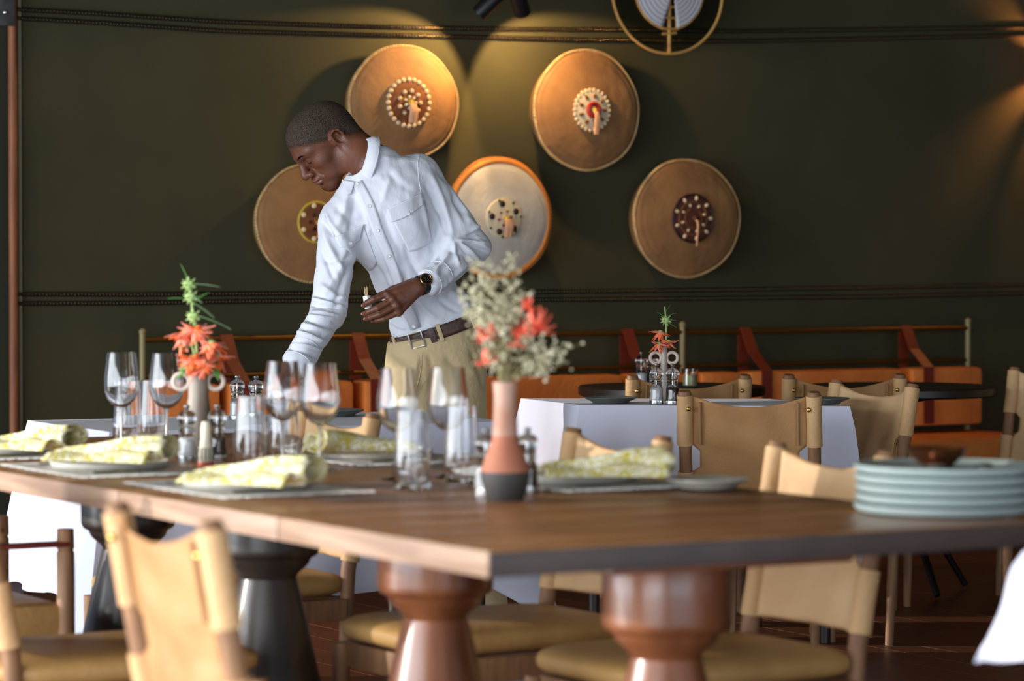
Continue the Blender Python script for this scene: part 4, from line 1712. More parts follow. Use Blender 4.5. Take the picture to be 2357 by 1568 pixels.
for (px, py, sz) in ((1232, 752, 1.15), (1122, 778, .85), (1205, 770, .8), (1120, 832, .75), (1190, 790, .6), (1215, 705, .55)):
    c = at(px, py, VD - 0.03)
    b = MB().ball((0, 0, 0), .010 * sz, 10).build('red_blossom', 'petal_red', t)
    b.location = c - b0
    bp_ = None
    for k in range(14):
        if bp_ is None:
            bp_ = petal_mesh(0.034 * sz, 0.0085 * sz, .2).build('petal', 'petal_red', b)
            o = bp_
        else:
            o = piece(bp_, b)
        o.rotation_euler = dirrot(k * 2.4, random.uniform(-.6, 1.2))

# ================================================================== THE MAN
from mathutils import noise as mnoise


class Field:
    def __init__(self, lo, hi, h):
        self.lo = np.array(lo, np.float32)
        self.h = h
        self.n = np.ceil((np.array(hi) - np.array(lo)) / h).astype(int) + 1
        self.F = np.full(tuple(self.n), 0.05, np.float32)

    def _sub(self, a, b):
        i0 = np.maximum(0, np.floor((np.array(a) - self.lo) / self.h).astype(int))
        i1 = np.minimum(self.n, np.ceil((np.array(b) - self.lo) / self.h).astype(int) + 1)
        if np.any(i1 <= i0):
            return None, None
        sl = tuple(slice(int(p), int(q)) for p, q in zip(i0, i1))
        g = [self.lo[k] + self.h * np.arange(i0[k], i1[k], dtype=np.float32) for k in range(3)]
        return sl, (g[0][:, None, None], g[1][None, :, None], g[2][None, None, :])

    def _mix(self, sl, d, k, cut):
        A = self.F[sl]
        d = d.astype(np.float32)
        if cut:
            d = -d
            hh = np.clip(0.5 - 0.5 * (d - A) / k, 0, 1)     # smooth max
            self.F[sl] = A * hh + d * (1 - hh) + k * hh * (1 - hh)
        else:
            hh = np.clip(0.5 + 0.5 * (d - A) / k, 0, 1)
            self.F[sl] = d * (1 - hh) + A * hh - k * hh * (1 - hh)

    def cone(self, a, b, ra, rb, k=0.01, cut=False, fd=None, ff=1.0):
        """rounded cone; fd, ff: squeeze along direction fd by factor ff (<1 flattens)"""
        a, b = np.array(a, np.float32), np.array(b, np.float32)
        m = max(ra, rb) + k + 0.02
        sl, g = self._sub(np.minimum(a, b) - m, np.maximum(a, b) + m)
        if sl is None:
            return
        P = [g[i] - a[i] for i in range(3)]
        ba = (b - a).copy()
        if fd is not None:
            n = np.array(fd, np.float32)
            n = n / np.linalg.norm(n)
            dn = (P[0] * n[0] + P[1] * n[1] + P[2] * n[2]) * (1 / ff - 1)
            P = [P[i] + n[i] * dn for i in range(3)]
            ba = ba + n * float(ba @ n) * (1 / ff - 1)
        L2 = float(ba @ ba) + 1e-9
        t = np.clip((P[0] * ba[0] + P[1] * ba[1] + P[2] * ba[2]) / L2, 0, 1)
        d = np.sqrt((P[0] - t * ba[0]) ** 2 + (P[1] - t * ba[1]) ** 2 + (P[2] - t * ba[2]) ** 2) - (ra + t * (rb - ra))
        self._mix(sl, d, k, cut)

    def ell(self, c, r, R=None, k=0.01, cut=False):
        """ellipsoid, R: 3x3 with the axes as columns"""
        c = np.array(c, np.float32)
        r = np.array(r, np.float32)
        m = float(max(r)) + k + 0.02
        sl, g = self._sub(c - m, c + m)
        if sl is None:
            return
        P = [g[i] - c[i] for i in range(3)]
        if R is not None:
            R = np.array(R, np.float32)
            P = [P[0] * R[0, j] + P[1] * R[1, j] + P[2] * R[2, j] for j in range(3)]
        k0 = np.sqrt((P[0] / r[0]) ** 2 + (P[1] / r[1]) ** 2 + (P[2] / r[2]) ** 2) + 1e-6
        k1 = np.sqrt((P[0] / r[0] ** 2) ** 2 + (P[1] / r[1] ** 2) ** 2 + (P[2] / r[2] ** 2) ** 2) + 1e-6
        self._mix(sl, k0 * (k0 - 1) / k1, k, cut)

    def cutplane(self, p, n, k=0.003):
        """remove everything on the side the normal points to"""
        g = [self.lo[i] + self.h * np.arange(self.n[i], dtype=np.float32) for i in range(3)]
        d = (g[0][:, None, None] - p[0]) * n[0] + (g[1][None, :, None] - p[1]) * n[1] + (g[2][None, None, :] - p[2]) * n[2]
        A = self.F
        hh = np.clip(0.5 - 0.5 * (d - A) / k, 0, 1)
        self.F = (A * hh + d * (1 - hh) + k * hh * (1 - hh)).astype(np.float32)

    def surface(self):
        """naive surface nets"""
        F = self.F
        F[0] = F[-1] = 0.05
        F[:, 0] = F[:, -1] = 0.05
        F[:, :, 0] = F[:, :, -1] = 0.05
        s = F < 0
        nx, ny, nz = F.shape
        cnt = np.zeros((nx - 1, ny - 1, nz - 1), np.uint8)
        for dx in (0, 1):
            for dy in (0, 1):
                for dz in (0, 1):
                    cnt += s[dx:nx - 1 + dx, dy:ny - 1 + dy, dz:nz - 1 + dz]
        I = np.argwhere((cnt > 0) & (cnt < 8))
        idx = np.full(cnt.shape, -1, np.int32)
        idx[I[:, 0], I[:, 1], I[:, 2]] = np.arange(len(I))
        acc = np.zeros((len(I), 3))
        num = np.zeros(len(I))
        corners = [(a, b, c) for a in (0, 1) for b in (0, 1) for c in (0, 1)]
        for p in corners:
            for ax in range(3):
                if p[ax] == 1:
                    continue
                q = list(p)
                q[ax] = 1
                fa = F[I[:, 0] + p[0], I[:, 1] + p[1], I[:, 2] + p[2]]
                fb = F[I[:, 0] + q[0], I[:, 1] + q[1], I[:, 2] + q[2]]
                m = (fa < 0) != (fb < 0)
                t = np.where(m, fa / (fa - fb + 1e-12), 0)
                pt = np.tile(np.array(p, float), (len(I), 1))
                pt[:, ax] += t
                acc[m] += pt[m]
                num[m] += 1
        V = (I + acc / num[:, None]) * self.h + self.lo
        quads = []
        for ax in range(3):
            o1, o2 = [(1, 2), (2, 0), (0, 1)][ax]
            sh = [slice(1, -1)] * 3
            sh[ax] = slice(0, -1)
            sa = s[tuple(sh)]
            sh2 = list(sh)
            sh2[ax] = slice(1, None)
            sb = s[tuple(sh2)]
            E = np.argwhere(sa != sb)
            if len(E) == 0:
                continue
            off = np.array([1, 1, 1])
            off[ax] = 0
            E = E + off
            inside = s[E[:, 0], E[:, 1], E[:, 2]]
            q = []
            for (u, w_) in ((1, 1), (0, 1), (0, 0), (1, 0)):
                C = E.copy()
                C[:, o1] -= u
                C[:, o2] -= w_
                q.append(idx[C[:, 0], C[:, 1], C[:, 2]])
            q = np.stack(q, 1)
            q[~inside] = q[~inside][:, ::-1]
            quads.append(q)
        return V, np.concatenate(quads)


def smooth_mesh(V, Q, it=2, lam=0.5):
    for _ in range(it):
        acc = np.zeros_like(V)
        num = np.zeros(len(V))
        for a, b in ((0, 1), (1, 2), (2, 3), (3, 0)):
            np.add.at(acc, Q[:, a], V[Q[:, b]])
            np.add.at(acc, Q[:, b], V[Q[:, a]])
            np.add.at(num, Q[:, a], 1)
            np.add.at(num, Q[:, b], 1)
        V = V + lam * (acc / np.maximum(num, 1)[:, None] - V)
    return V


def normals(V, Q):
    n = np.cross(V[Q[:, 2]] - V[Q[:, 0]], V[Q[:, 3]] - V[Q[:, 1]])
    N = np.zeros_like(V)
    for k in range(4):
        np.add.at(N, Q[:, k], n)
    return N / (np.linalg.norm(N, axis=1)[:, None] + 1e-12)


def np_mesh(name, V, Q, mats, parent, mi=None):
    me = bpy.data.meshes.new(name)
    off = np.zeros(3)
    q_ = parent
    while q_ is not None:
        off = off + np.array(q_.location)
        q_ = q_.parent
    me.from_pydata((V - off).tolist(), [], Q.tolist())
    for m in mats:
        me.materials.append(MATS[m])
    if mi is not None:
        me.polygons.foreach_set('material_index', mi.astype(np.int32))
    me.polygons.foreach_set('use_smooth', np.ones(len(Q), bool))
    me.update()
    o = bpy.data.objects.new(name, me)
    COL.objects.link(o)
    o.parent = parent
    return o


def projn(V):
    P = V - np.array(CAMP)
    z = P @ np.array(_F)
    return CX + FPX * P[:, 0] / z, CY - FPX * (P @ np.array(_U)) / z


D0 = 9.95


def J(px, py, dy=0.0):
    return np.array(at(px, py, D0 + dy))


man_base = at(1060, 1480, D0)
man = thing('person', 'man in white shirt and khaki trousers leaning over to set the table', 'person', (man_base.x, man_base.y, 0))


def unit(v):
    v = np.array(v, float)
    return v / np.linalg.norm(v)


# ---- key points
Pw, Pm, Pc, Pu, Pn = J(1001, 748, 0), J(950, 630, -.07), J(896, 520, -.14), J(878, 448, -.17), J(850, 385, -.18)
Ls, Le, Lw, Lh = J(962, 408, -.13), J(1090, 568, -.07), J(990, 650, -.26), J(960, 661, -.285)
Rs, Re, Rw, Rh = J(783, 512, -.20), J(757, 715, -.28), J(684, 836, -.45), J(664, 866, -.48)
Zb = unit(Pn - Pw)
Xb = unit(np.array([.866, -.13, .485]))
Xb = unit(Xb - Zb * (Xb @ Zb) * 0.6)
Yb = unit(np.cross(Zb, Xb))
Zb2 = np.cross(Xb, Yb)
RB = np.stack([Xb, Yb, Zb2], 1)
Xw = unit([math.cos(math.radians(18)), -0.16, math.sin(math.radians(18))])
Zw = unit(np.array([-.30, -.12, .95]) - Xw * (np.array([-.30, -.12, .95]) @ Xw))
Yw = np.cross(Zw, Xw)
RWm = np.stack([Xw, Yw, Zw], 1)


Ac = unit([-.90, -.30, .28])
Cc = J(836, 370, -.19)
Et = np.array([-.24, 0, -.97])
Et = unit(Et - Ac * (Et @ Ac))
Ec = np.cross(Ac, Et)
if Ec[1] > 0:
    Ec = -Ec


def torso(f, g, arms=True, k=0.04):
    f.ell(Pc, (.150 + g, .108 + g, .15 + g), RB, k)
    f.ell(Pu, (.140 + g, .092 + g, .095 + g), RB, k)
    f.ell(Pm, (.128 + g, .102 + g, .16 + g), RB, k)
    f.ell(Pw + Zw * 0.02, (.143 + g, .112 + g, .10 + g), RWm, k)
    f.cone(Pn + Zb * -.02, Ls, .052 + g, .062 + g, k)
    f.cone(Pn + Zb * -.02, Rs, .052 + g, .060 + g, k)
    if arms:
        f.cone(Ls, Le, .068 + g, .052 + g, .03)
        f.cone(Rs, Re, .064 + g, .054 + g, .03)


# ---- shirt
sh_lo = np.array([min(Rw[0], Rh[0]) - .12, 9.30, 0.80])
sh_hi = np.array([Le[0] + .16, D0 + .25, Pn[2] + .13])
f = Field(sh_lo, sh_hi, 0.0042)
torso(f, 0.0, True)
f.cone(Le, Lw, .050, .0405, .02)
f.cone(Re, Rw, .052, .0425, .02)
# cuffs: slightly wider bands
la = unit(Lw - Le)
ra = unit(Rw - Re)
f.cone(Lw - la * .058, Lw - la * .004, .0435, .0435, .004)
f.cone(Rw - ra * .062, Rw - ra * .004, .0465, .0475, .004)
f.cutplane(Lw, la, .004) if False else None
f.cone(Lw + la * .001, Lw + la * .10, .060, .060, .003, cut=True) if False else None


def cutdisc(p, n, rad, depth=.09):
    """hollow the open end of a sleeve"""
    f.cone(p + n * .035, p + n * depth, rad, rad, .002, cut=True)


# elbow crook
f.cone(Ls * .35 + Le * .65, Le * .45 + Lw * .55, .050, .042, .02)
# collar stand around the neck, open at the top
f.cone(Cc - Ac * .055, Cc - Ac * .006, .066, .060, .012)
f.cone(Cc - Ac * .012, Cc + Ac * .10, .0545, .062, .004, cut=True)
# waist: cut below the belt
f.cutplane(Pw - Zw * .035, -Zw, .003)
V, Q = f.surface()
V = smooth_mesh(V, Q, 3)
N = normals(V, Q)
px, py = projn(V)
view = V - np.array(CAMP)
view /= np.linalg.norm(view, axis=1)[:, None]
facing = np.clip(-(N * view).sum(1), 0, 1)
disp = np.zeros(len(V))


def fold(x0, y0, x1, y1, w, amp, bend=0.0):
    """a crease running between two points seen from the front; amp in metres (negative = groove)"""
    dx, dy = x1 - x0, y1 - y0
    L = math.hypot(dx, dy)
    ux, uy = dx / L, dy / L
    t = ((px - x0) * ux + (py - y0) * uy) / L
    s_ = (px - x0) * -uy + (py - y0) * ux
    s_ = s_ - bend * 4 * t * (1 - t)
    taper = np.clip(t * 5, 0, 1) * np.clip((1 - t) * 5, 0, 1) * ((t > 0) & (t < 1))
    disp[:] += 1.9 * amp * np.exp(-(s_ / w) ** 2) * taper * np.clip(facing * 2.2, 0, 1)


FR = random.Random(11)
# right forearm: stacked cross folds
for k in range(15):
    t = k / 14
    cx_, cy_ = 757 + (690 - 757) * t, 690 + (815 - 690) * t
    hw = 52
    a = FR.uniform(-.35, .05) + .18
    fold(cx_ - hw, cy_ - hw * a - 14, cx_ + hw, cy_ + hw * a + FR.uniform(4, 22), FR.uniform(3.5, 6), FR.uniform(.0035, .0065) * (1 if k % 2 else -1), FR.uniform(-9, 3))
# right upper arm: long diagonal folds
for a in ((742, 520, 800, 640, 7, .005, 6), (738, 600, 810, 590, 7, -.004, 5), (800, 545, 740, 690, 8, .004, -10), (812, 600, 770, 720, 7, -.005, 6), (730, 560, 775, 655, 6, -.004, 0), (735, 650, 800, 690, 6, .0045, 6), (733, 500, 780, 545, 6, -.005, 4), (745, 480, 800, 560, 6, .004, 6)):
    fold(*a)
# left elbow: folds radiating from the crook
for (x1, y1, w_, am) in ((1130, 560, 5, .006), (1128, 585, 5, -.006), (1110, 605, 5, .006), (1120, 535, 5, -.005), (1085, 615, 5, -.006), (1060, 620, 5, .005), (1110, 515, 6, .005), (1132, 575, 4, .005), (1098, 612, 4, .005)):
    fold(1046, 552, x1, y1, w_, am, FR.uniform(-5, 5))
for a in ((985, 390, 1045, 560, 7, .005, -8), (1000, 380, 1075, 520, 7, -.005, -8), (1010, 400, 1100, 530, 7, .004, -6), (975, 420, 1030, 555, 6, -.005, -6), (1040, 450, 1110, 520, 6, -.004, 4)):
    fold(*a)
# forearm to cuff
for a in ((1060, 575, 1010, 640, 5, -.004, 4), (1090, 600, 1015, 670, 5, .004, 3), (1040, 580, 1000, 625, 4, .004, 0), (1100, 620, 1030, 680, 5, -.004, 3)):
    fold(*a)
# chest and belly
for a in ((800, 430, 770, 530, 9, .005, -8), (812, 440, 800, 560, 8, -.005, -6), (830, 440, 850, 560, 7, .0035, -6), (770, 470, 830, 520, 8, -.004, 5), (880, 480, 930, 590, 8, -.004, 8), (905, 560, 950, 700, 9, .005, 8), (930, 560, 985, 660, 8, -.005, 6), (870, 560, 930, 680, 8, .004, -8), (850, 600, 905, 690, 8, -.005, -6), (880, 640, 960, 730, 7, .004, -8), (985, 500, 1030, 640, 9, -.004, 8), (1000, 480, 1040, 560, 8, .004, 4), (900, 690, 950, 750, 6, -.005, -5), (960, 690, 1010, 735, 6, .004, 4), (1000, 680, 1060, 720, 6, -.004, 3), (1030, 660, 1085, 710, 7, .004, 3), (895, 735, 940, 755, 5, .004, 4), (870, 360, 960, 370, 7, .003, 3), (890, 390, 950, 440, 8, -.003, 6), (905, 400, 880, 470, 8, .003, 4), (960, 440, 985, 540, 6, -.005, 5), (815, 590, 850, 650, 6, .004, 4)):
    fold(*a)
for i in range(len(V)):
    p_ = Vector(V[i])
    disp[i] += 0.0036 * mnoise.noise(Vector((p_.x * 26 + p_.z * 14, p_.y * 20, p_.z * 15 - p_.x * 6))) + 0.0016 * mnoise.noise(Vector((p_.x * 50 + p_.z * 20, p_.y * 40, p_.z * 34)))
V = V + N * disp[:, None]
shirt = np_mesh('shirt', V, Q, ['shirt'], man)
SV, SQ = V, Q
shirt_bvh = BVHTree.FromPolygons([tuple(v) for v in V], [tuple(q) for q in Q])


def hit(px_, py_, bvh=None):
    r = ray(px_, py_).normalized()
    h = (bvh or shirt_bvh).ray_cast(CAMP, r)
    return h


def patch(name, quad, parent, m_, off=0.003, th=0.003, nu=14, nv=14, edge=None, sm=2, bvh=None):
    """cloth piece lying on the shirt; quad = TL, TR, BR, BL as seen from the front"""
    (a, b, c, d) = quad
    pts = []
    for j in range(nv + 1):
        for i in range(nu + 1):
            u, v = i / nu, j / nv
            if edge:
                v = v * edge(u)
            x = (a[0] * (1 - u) + b[0] * u) * (1 - v) + (d[0] * (1 - u) + c[0] * u) * v
            y = (a[1] * (1 - u) + b[1] * u) * (1 - v) + (d[1] * (1 - u) + c[1] * u) * v
            h = hit(x, y, bvh)
            dd = h[3] if h[0] is not None else None
            pts.append([x, y, dd])
    good = [p[2] for p in pts if p[2] is not None]
    avg = sum(good) / max(1, len(good))
    D = np.array([p[2] if p[2] is not None else avg for p in pts]).reshape(nv + 1, nu + 1)
    for _ in range(sm):
        E = np.pad(D, 1, mode='edge')
        D = (E[:-2, 1:-1] + E[2:, 1:-1] + E[1:-1, :-2] + E[1:-1, 2:] + 2 * D) / 6
    vs = []
    for k, p in enumerate(pts):
        r = ray(p[0], p[1]).normalized()
        vs.append(CAMP + r * (float(D.flat[k]) - off))
    m = MB()
    fs = []
    for j in range(nv):
        for i in range(nu):
            fs.append((j * (nu + 1) + i, j * (nu + 1) + i + 1, (j + 1) * (nu + 1) + i + 1, (j + 1) * (nu + 1) + i))
    m.add(vs, fs)
    return m.build(name, m_, parent, world=True, solid=th)


# placket
pl_pts = [(822, 420), (836, 446), (850, 474), (860, 502), (869, 530), (881, 560), (894, 589), (906, 622), (920, 660), (938, 708), (957, 757)]
for a, b in zip(pl_pts[:-1], pl_pts[1:]):
    pass
m = MB()
vs, fs = [], []
for k, (x, y) in enumerate(pl_pts):
    x0_, y0_ = pl_pts[max(0, k - 1)]
    x1_, y1_ = pl_pts[min(len(pl_pts) - 1, k + 1)]
    L = math.hypot(x1_ - x0_, y1_ - y0_)
    nxx, nyy = (y1_ - y0_) / L, -(x1_ - x0_) / L
    for o_ in (-12, -6, 0, 6, 12):
        h = hit(x + nxx * o_, y + nyy * o_)
        r = ray(x + nxx * o_, y + nyy * o_).normalized()
        dd = h[3] if h[0] is not None else (vs[-1] - CAMP).length + .004
        vs.append(CAMP + r * (dd - 0.004))
for k in range(len(pl_pts) - 1):
    for i in range(4):
        fs.append((k * 5 + i, k * 5 + i + 1, (k + 1) * 5 + i + 1, (k + 1) * 5 + i))
m.add(vs, fs)
m.build('placket', 'shirt', shirt, world=True, solid=0.003)


def button(x, y, r=0.0062, off=0.006):
    h = hit(x, y)
    if h[0] is None:
        return
    n = -ray(x, y).normalized()
    n = (n + Vector(h[1]) * .6).normalized() if Vector(h[1]).dot(n) > 0 else n
    p = Vector(h[0]) + n * off
    q = n.to_track_quat('Z', 'Y').to_matrix()
    m = MB()
    m.lathe([(0, 0.0), (r, 0.0), (r * 1.05, .0012), (r * .9, .0022), (r * .6, .0014), (0, .0014)], 16, p, q)
    m.build('button', 'button', shirt, world=True)


for x, y in ((822, 424), (850, 474), (869, 530), (894, 589), (953, 751)):
    button(x, y)
# chest pockets with flaps
patch('pocket', [(772, 548), (836, 517), (868, 607), (852, 626)], shirt, 'shirt', .004, .003, edge=lambda u: 0.97 + .03 * math.sin(u * math.pi))
patch('pocket', [(899, 500), (978, 462), (996, 560), (944, 584)], shirt, 'shirt', .004, .003, edge=lambda u: 0.95 + .05 * math.sin(u * math.pi))
patch('pocket_flap', [(770, 546), (838, 516), (826, 562), (786, 576)], shirt, 'shirt', .009, .0035, edge=lambda u: 0.82 + .22 * math.sin(u * math.pi) - .05 * math.sin(u * 9))
patch('pocket_flap', [(888, 483), (972, 444), (976, 474), (902, 516)], shirt, 'shirt', .009, .0035, edge=lambda u: 0.86 + .18 * math.sin(u * math.pi))
button(804, 561, .005, .012)
button(939, 492, .005, .012)
# yoke and armhole seams
def seam(pts, nm='seam', r=0.0016):
    P = []
    for k in range(len(pts) - 1):
        for t in range(6):
            f_ = t / 6
            P.append((pts[k][0] * (1 - f_) + pts[k + 1][0] * f_, pts[k][1] * (1 - f_) + pts[k + 1][1] * f_))
    P.append(pts[-1])
    W = []
    for x, y in P:
        h = hit(x, y)
        if h[0] is not None:
            W.append(Vector(h[0]) - ray(x, y).normalized() * 0.0006)
    if len(W) > 3:
        MB().tube(W, r, 6).build(nm, 'shirt', shirt, world=True)


seam([(966, 352), (962, 372), (963, 400), (968, 440), (978, 472)])
seam([(876, 372), (915, 368), (955, 372)], r=0.001)
seam([(745, 490), (758, 520), (770, 546)])
# sleeve tab button
button(1103, 516, .0062, .004)

# ---- trousers
Lhip, Rhip = J(1048, 850, .0), J(958, 862, .0)
Lk, Rk = J(1070, 1140, .02), J(975, 1150, -.02)
La, Ra = J(1135, 1455, .08), J(1000, 1455, .0)
f = Field(np.array([Ra[0] - .22, D0 - .25, 0.0]), np.array([La[0] + .22, D0 + .30, Pw[2] + .10]), 0.0065)
f.ell(J(1004, 818, .01), (.163, .128, .15), RWm, .03)
f.ell(Pw - Zw * .02, (.147, .115, .07), RWm, .03)
for hp, kn, an in ((Lhip, Lk, La), (Rhip, Rk, Ra)):
    f.cone(hp, kn, .098, .074, .025)
    f.cone(kn, an, .074, .062, .025)
f.cutplane(Pw - Zw * .004, Zw, .003)
f.cutplane(np.array([0, 0, .045]), np.array([0, 0, -1.0]), .003)
V, Q = f.surface()
V = smooth_mesh(V, Q, 3)
N = normals(V, Q)
px, py = projn(V)
view = V - np.array(CAMP)
view /= np.linalg.norm(view, axis=1)[:, None]
facing = np.clip(-(N * view).sum(1), 0, 1)
disp = np.zeros(len(V))
for a in ((965, 815, 955, 900, 6, .006, 3), (985, 812, 990, 900, 6, -.006, -4), (900, 820, 960, 860, 8, .005, 6), (890, 850, 950, 880, 8, -.005, 6), (1000, 850, 1060, 880, 9, .005, -6), (1020, 820, 1090, 860, 9, -.004, 6), (970, 880, 930, 950, 8, .005, 4), (1000, 890, 1060, 950, 8, -.005, 6), (1080, 800, 1115, 900, 7, -.004, -4)):
    fold(*a)
for i in range(len(V)):
    disp[i] += 0.003 * mnoise.noise(Vector(V[i]) * 12)
V = V + N * disp[:, None]
trou = np_mesh('trousers', V, Q, ['trousers'], man)
tr_bvh = BVHTree.FromPolygons([tuple(v) for v in V], [tuple(q) for q in Q])
for an, kn in ((La, Lk), (Ra, Rk)):
    m = MB()
    c = Vector((an[0], an[1], 0))
    m.lathe([(0, 0), (.95, 0), (1.0, .012), (1.0, .02), (.9, .045), (.6, .075), (.45, .10), (0, .11)], 24, c + Vector((-.04, -.05, 0)), Matrix.Rotation(0.7, 3, 'Z') @ Matrix.Diagonal(Vector((.05, .13, 1))))
    m.build('shoe', 'shoe', man, world=True)

# ---- belt: band around the waist
bel = Pw - Zw * .012


def belt_ring(z0, z1, ax, ay, name, m_, a0=0, a1=2 * math.pi, parent=man, n=72, th=.004, wave=0.0):
    mm = MB()

    def fn(u, v):
        a = a0 + (a1 - a0) * u
        z = z0 + (z1 - z0) * v
        p = bel + Xw * (math.cos(a) * ax) + Yw * (math.sin(a) * ay) + Zw * z
        return Vector(p)
    mm.grid(fn, n, 4, closeu=(abs(a1 - a0 - 2 * math.pi) < 1e-6))
    return mm.build(name, m_, parent, world=True, solid=th)


belt = belt_ring(-.021, .021, .1515, .1205, 'belt', 'belt')


def belt_pt(px_):
    """angle on the front of the belt under a given picture column"""
    best = min((abs(proj(Vector(bel + Xw * (math.cos(a) * .1515) + Yw * (math.sin(a) * .1205)))[0] - px_), a)
               for a in [math.pi + math.pi * k / 400 for k in range(401)])
    return best[1]


def belt_frame(a, out=0.0):
    p = bel + Xw * (math.cos(a) * (.1515 + out)) + Yw * (math.sin(a) * (.1205 + out))
    t = unit(-Xw * math.sin(a) * .1515 + Yw * math.cos(a) * .1205)
    n = np.cross(t, Zw)
    if n @ (np.array(CAMP) - p) < 0:
        n = -n
    return p, t, n


for px_ in (914, 1012, 1085):
    a = belt_pt(px_)
    p, t, n = belt_frame(a, .006)
    MB().box(tuple(p), (.013, .005, .056), rotm(t, n, Zw), bev=.0015).build('belt_loop', 'trousers', trou, world=True)
a = belt_pt(962)
p, t, n = belt_frame(a, .008)
R3 = rotm(t, n, Zw)
m = MB()
for (dx, dz, sx, sz) in ((-.023, 0, .006, .052), (.023, 0, .005, .05), (0, .024, .05, .006), (0, -.024, .05, .006)):
    m.box(tuple(p + t * dx + Zw * dz), (sx, .005, sz), R3, bev=.0015)
m.build('buckle', 'buckle', belt, world=True)
m = MB()
m.tube([Vector(p + t * s_ * .022 + n * .004) for s_ in (-1, -.3, .3, 1)], .0018, 8)
m.build('buckle_pin', 'buckle', belt, world=True)
a = belt_pt(996)
p, t, n = belt_frame(a, .006)
MB().box(tuple(p), (.020, .005, .047), rotm(t, n, Zw), bev=.002).build('belt_keeper', 'belt', belt, world=True)
for px_ in (985, 975, 1030, 1045):
    a = belt_pt(px_)
    p, t, n = belt_frame(a, .0025)
    MB().ball(tuple(p), (.002, .002, .0028), 8).build('belt_hole', 'pedestal_dark', belt, world=True)
# fly seam
P = [(972, 812), (970, 840), (966, 868), (958, 895)]
W = []
for x, y in P:
    h = hit(x, y, tr_bvh)
    if h[0] is not None:
        W.append(Vector(h[0]) - ray(x, y).normalized() * .001)
if len(W) > 2:
    MB().tube(W, .0016, 6).build('fly_seam', 'trousers', trou, world=True)

# ---- head frame
pit, yaw = math.radians(47), math.radians(25)
hd = np.array([-math.cos(yaw), -math.sin(yaw), 0])
Fh = hd * math.cos(pit) - np.array([0, 0, 1]) * math.sin(pit)
Uh = hd * math.sin(pit) + np.array([0, 0, 1]) * math.cos(pit)
Lh_ = -np.cross(Fh, Uh)
HS = 1.075
HR = np.stack([Lh_, Fh, Uh], 1)      # columns: his left, forward, up
ear_l = np.array([.076, -.012, .002])
O = J(777, 320, -.17) - HR @ (ear_l * HS)


def H(x, y, z):
    return O + HR @ (np.array([x, y, z]) * HS)


def he(f, c, r, k=.01, cut=False, rot=None):
    R_ = HR if rot is None else HR @ rot
    f.ell(H(*c), np.array(r) * HS, R_, k * HS, cut)


def hc_(f, a, b, ra_, rb_, k=.01, cut=False):
    f.cone(H(*a), H(*b), ra_ * HS, rb_ * HS, k * HS, cut)


def skull(f, g=0.0):
    he(f, (0, -.014, .035), (.0755 + g, .098 + g, .079 + g), .02)
    he(f, (0, .022, .046), (.066 + g, .066 + g, .066 + g), .03)
    he(f, (0, -.035, .005), (.066 + g, .062 + g, .055 + g), .03)


def rx(a):
    c, s = math.cos(a), math.sin(a)
    return np.array([[1, 0, 0], [0, c, -s], [0, s, c]])


def rz_(a):
    c, s = math.cos(a), math.sin(a)
    return np.array([[c, -s, 0], [s, c, 0], [0, 0, 1]])


def ry_(a):
    c, s = math.cos(a), math.sin(a)
    return np.array([[c, 0, s], [0, 1, 0], [-s, 0, c]])


hl = O - .20
hh_ = O + .20
hl = np.minimum(hl, Pn - .09)
hh_ = np.maximum(hh_, Pn + .12)
f = Field(hl, hh_, 0.0019)
skull(f)
he(f, (0, .030, -.012), (.060, .055, .078), .03)              # face block
hc_(f, (.0, .070, -.086), (.050, .006, -.052), .0205, .021, .03)   # jaw
hc_(f, (.0, .070, -.086), (-.050, .006, -.052), .0205, .021, .03)
he(f, (0, .076, -.088), (.020, .016, .016), .018)            # chin
hc_(f, (.012, .078, -.088), (-.012, .078, -.088), .014, .014, .015)
for s in (1, -1):
    he(f, (s * .043, .056, -.014), (.020, .022, .020), .025)  # cheekbone
    hc_(f, (s * .012, .087, .031), (s * .046, .068, .033), .0125, .010, .014)  # brow ridge
    he(f, (s * .036, .050, -.052), (.020, .026, .026), .02)   # cheek
he(f, (0, .078, -.050), (.032, .024, .028), .02)              # muzzle
for s in (1, -1):
    he(f, (s * .031, .098, .012), (.016, .016, .011), .012, True)    # socket
    he(f, (s * .0315, .0735, .012), (.0150, .0145, .0135), .004)     # closed upper lid over the eye
    hc_(f, (s * .018, .0862, .004), (s * .043, .0765, .005), .0020, .0020, .004)     # lower lid ridge
hc_(f, (0, .090, .024), (0, .110, -.016), .0085, .0125, .010)  # nose bridge
he(f, (0, .1135, -.0205), (.0135, .0120, .0115), .008)         # tip
for s in (1, -1):
    he(f, (s * .0165, .1005, -.0235), (.0105, .0125, .0098), .006)   # wing
    he(f, (s * .0085, .1075, -.0335), (.0048, .0065, .0045), .003, True)   # nostril
    hc_(f, (s * .0265, .0965, -.020), (s * .036, .0835, -.046), .0022, .0022, .006, True)  # nasolabial fold
he(f, (0, .0985, -.0475), (.0245, .0125, .0080), .006, False, rx(-.2))   # upper lip
he(f, (0, .0955, -.0605), (.0225, .0125, .0085), .006)         # lower lip
for s in (1, -1):
    hc_(f, (0, .1105, -.0540), (s * .0135, .1065, -.0535), .0016, .0016, .0022, True)
    hc_(f, (s * .0135, .1065, -.0535), (s * .0265, .0940, -.0545), .0016, .0018, .0025, True)
he(f, (0, .1005, -.072), (.016, .006, .005), .006, True)       # groove under the lip
